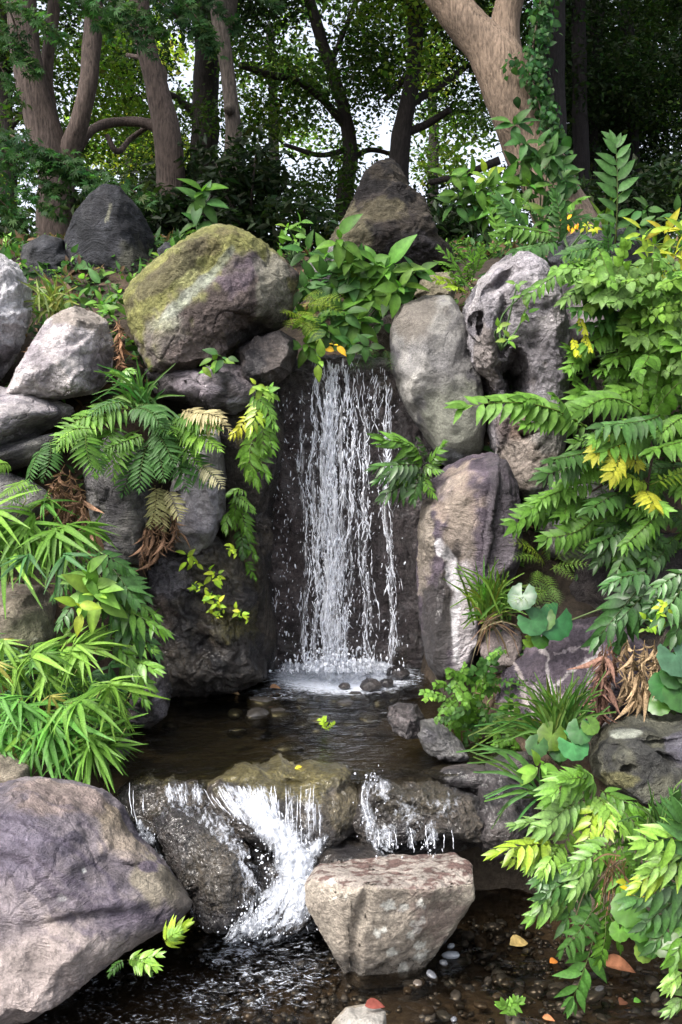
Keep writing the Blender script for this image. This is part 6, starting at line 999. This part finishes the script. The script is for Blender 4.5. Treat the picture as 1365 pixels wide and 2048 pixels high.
# dead fronds and straw
fern('dead_fern', 'brown dead fronds hanging below the curled ferns at left', 'dead fern', 'dead', br, [(130, 930, 110, 1010), (140, 940, 150, 1020), (150, 960, 165, 1060), (120, 950, 130, 1040), (110, 960, 95, 1000), (155, 1000, 170, 1090), (135, 980, 140, 1060), (120, 1000, 125, 1060), (165, 1030, 175, 1110)], 4.1, -.05)
fern('dead_fern', 'brown dead fronds under the pale hanging fronds', 'dead fern', 'dead', br, [(305, 1020, 300, 1100), (320, 1020, 315, 1110), (335, 1020, 330, 1090), (350, 1020, 345, 1090), (295, 1040, 290, 1120), (340, 1030, 355, 1070)], 4.3, -.04)
fern('dead_fern', 'reddish dead fronds trailing over the veined rock at its right end', 'dead fern', 'dead', (.085, .048, .036), [(1205, 1290, 1190, 1400), (1215, 1290, 1200, 1420), (1220, 1280, 1215, 1380), (1200, 1330, 1190, 1440), (1210, 1310, 1205, 1430)], 3.72, -.04)
fern('dead_fern', 'curled tan dead leaves hanging from the brown rock at right edge', 'dead fern', 'dead', tanb, [(1270, 1290, 1260, 1380), (1290, 1280, 1290, 1400), (1310, 1280, 1300, 1380), (1250, 1320, 1260, 1400), (1285, 1320, 1270, 1410), (1320, 1290, 1315, 1350), (1110, 1380, 1120, 1430), (1260, 1280, 1240, 1340)], 3.72, -.04)
fern('dead_fern', 'rusty needles caught in the crack beside the mossy boulder', 'dead fern', 'dead', (.15, .085, .05), [(240, 640, 245, 700), (235, 690, 250, 740), (245, 700, 240, 760), (230, 640, 245, 670), (60, 690, 50, 720), (65, 680, 75, 700)], 4.5, -.02)
# ------------------------------------------------------------------ pebbles and fallen leaves
pvars = []
for k in range(4):
    D, F = ico(3); r_ = np.random.default_rng(300+k); V = D*np.array((1, .75, .55))*(1+.16*fbm(D*1.2+k*9, 3))[:, None]; pvars.append((V, F))
PG = [(.06, .065, .07), (.04, .04, .042), (.10, .105, .12), (.03, .027, .024), (.07, .058, .048), (.20, .22, .25)]
pm = {}
def pebble(px, py, s, ci, label, group, z=-.045):
    v = int(rng.integers(4))
    if (v, ci) not in pm: pm[v, ci] = raw_mesh('pebble', pvars[v][0], [pvars[v][1]], np.tile(PG[ci], (len(pvars[v][0]), 1)), M_PEB)
    q = PZ(px, py, z); r = s*q[1]/FPX; o = link('pebble', pm[v, ci], None, q); o.scale = (r*rng.uniform(.8, 1.25), r, r*rng.uniform(.8, 1.1)); o.rotation_euler = (rng.normal()*.2, rng.normal()*.2, rng.uniform(0, 6.28)); return tag(o, label, 'pebble', group)
for x, y, s, c, lab in [(903, 1910, 16, 5, 'pale blue-grey pebble against the right foot of the flat-topped block'), (902, 1892, 10, 5, 'small pale pebble topmost beside the flat-topped block'), (888, 1925, 11, 2, 'bluish pebble wedged under the flat-topped block corner'), (865, 1952, 13, 2, 'grey pebble just below the flat-topped block corner'), (836, 1968, 14, 4, 'dark mottled pebble touching the block waterline')]:
    pebble(x, y, s, c, lab, 'pebbles beside the block', .0)
n = 0
while n < 190:
    x, y = rng.uniform(780, 1380), rng.uniform(1780, 2060)
    if y < 1985-(x-705)*.62 and x < 960: continue
    if x > 1240 and y < 1900: continue
    dens = sstep(1780, 1990, y)
    if rng.random() > dens+.12: continue
    pebble(x, y, rng.gamma(3.5, 3.0), int(rng.choice(6, p=[.22, .26, .16, .2, .12, .04])), 'rounded pebble lying on the bed of the clear shallow water', 'pebbles on the stream bed', -.055+.05*float(sstep(1880, 2040, y)*rng.random())); n += 1
for k, (x, y) in enumerate([(float(a), float(b)) for a, b in zip(np.random.default_rng(3).uniform(340, 800, 22), 1375+np.random.default_rng(4).gamma(2, 28, 22)) if b < 1500]+[(560, 1395), (600, 1410), (640, 1400), (690, 1415), (720, 1400), (760, 1410), (570, 1425), (640, 1440), (700, 1450), (740, 1440), (670, 1470), (620, 1420), (500, 1390), (450, 1400), (530, 1410), (400, 1400), (720, 1470), (590, 1380), (470, 1380)]):
    pebble(x, y, rng.uniform(9, 36), int(rng.choice([3, 3, 1])), 'flat dark stone just under the surface of the upper pool', 'stones under the pool surface', .392+.03*rng.random())
T_FALL = leaf_t('ovate', .5, .35, 6, .62, .1)
for x, y, z, s, col, ang, lab in [(1100, 1926, .012, 26, (.42, .15, .03), .5, 'bright orange fallen leaf floating in the stream'), (1205, 1925, .03, 66, (.20, .085, .045), -.35, 'large brown fallen leaf by the trailing fern tips'), (730, 2012, .105, 44, (.16, .045, .035), .1, 'crumpled red leaf lying on the small grey stone'), (1020, 1890, .02, 52, (.36, .26, .10), .4, 'curled yellow-brown leaf on the water near the bank'), (590, 1537, .46, 22, (.50, .42, .04), 0, 'yellow fallen leaf lying on the lip of the lower cascade'), (1268, 2004, .01, 22, (.10, .26, .04), .4, 'small green leaf floating at the lower right'), (1085, 2035, .01, 26, (.30, .13, .06), -.3, 'reddish-brown leaf at the bottom right edge of the frame'), (1240, 2010, .01, 34, (.14, .06, .035), .8, 'dark brown sodden leaf at the lower right'), (540, 1375, .46, 24, (.25, .14, .08), .2, 'brown leaf drifting on the pool left of the foam'), (455, 1385, .46, 26, (.3, .2, .1), -.1, 'tan leaf drifting at the left of the pool')]:
    p = PZ(x, y, z); L = s*p[1]/FPX; mb = MB(); X = np.array([(math.cos(ang), math.sin(ang), .05)]); mb.inst(T_FALL, np.zeros((1, 3)), X, np.array([(.1, -.35, 1.)]), np.array([L]), np.array([col])); tag(link('fallen_leaf', mb.mesh('fallen_leaf', M_DRY), None, p), lab, 'leaf')

# gravel on the stream bed: too many small stones to count
gm = MB(); V0, F0 = pvars[1]; V0, F0 = ico(1); n = 5200; x = rng.uniform(-1.1, 1.5, n); y = rng.uniform(2.2, 3.5, n); ok = (H(x, y) < -.02); x, y = x[ok], y[ok]; n = len(x); z = H(x, y)+.004
r = rng.gamma(3, .0032, n); gm.inst((V0, F0, np.ones(len(V0))), np.stack([x, y, z], 1), rng.normal(size=(n, 3))*np.array((1, 1, .1)), rng.normal(size=(n, 3))*.2+np.array((0, 0, 1.)), np.stack([r*1.2, r, r*.6], 1), np.array(PG)[rng.choice(5, n)]*np.exp(rng.normal(size=(n, 1))*.4)*.8)
tag(link('gravel', gm.mesh('gravel', M_PEB)), kind='stuff')
# ground cover on the banks: too many small leaves to count
mb = MB(); n = 26000; x = rng.uniform(-2.4, 2.4, n); y = rng.uniform(2.6, 7.4, n); z = H(x, y); ok = (z > np.interp(y, [0, 3.2, 3.5, 5.2, 5.4], [.08, .1, .5, .55, 1.0])) & (rng.random(n) < sstep(-.35, .15, fbm(np.stack([x, y, z], 1)*2.2+3, 3))); x, y, z = x[ok], y[ok], z[ok]; n = len(x)
p = np.stack([x, y, z+rng.uniform(.0, .07, n)], 1); cl = np.where((rng.random(n) < .22)[:, None], (.12, .075, .045), np.where((rng.random(n) < .3)[:, None], (.09, .18, .03), (.03, .075, .02))); X = rng.normal(size=(n, 3)); X[:, 1] -= .5; Z = rng.normal(size=(n, 3))*.5+np.array((0, -.5, .9))
mb.inst(T_OVN, p, X, Z, .055*np.exp(rng.normal(size=n)*.35), cl*np.exp(rng.normal(size=(n, 1))*.3)); tag(link('ground_cover', mb.mesh('ground_cover', M_LEAF)), kind='stuff')

# the wood and the bank go on beyond the frame
for lab, x, y, h_ in [('bushy undergrowth on the bank far to the left', -2.7, 4.6, 1.0), ('bushy undergrowth behind the far left of the bank', -3.4, 6.0, 1.2), ('bushy undergrowth on the bank far to the right', 2.6, 4.4, 1.0), ('bushy undergrowth behind the far right of the bank', 3.4, 6.2, 1.2), ('low leafy bush beside the stream far to the right', 2.1, 3.3, .6), ('low leafy bush beside the stream far to the left', -2.0, 3.3, .5)]:
    z = float(H(x, y)); t = thing('bush', lab, 'bush', (x, y, z), 'bushes on the outer banks'); n = 12; c = np.array((x, y, z+h_*.45))+rng.normal(size=(n, 3))*np.array((.35, .3, .3))*h_; mb = crown_clusters(c, rng.uniform(.18, .3, n), 300, T_OVN, .075, greens(n, (.4, .45, .15, 0)), .8, .3); link('leaves', mb.mesh('leaves', M_LEAF, np.array(t.location)), t)
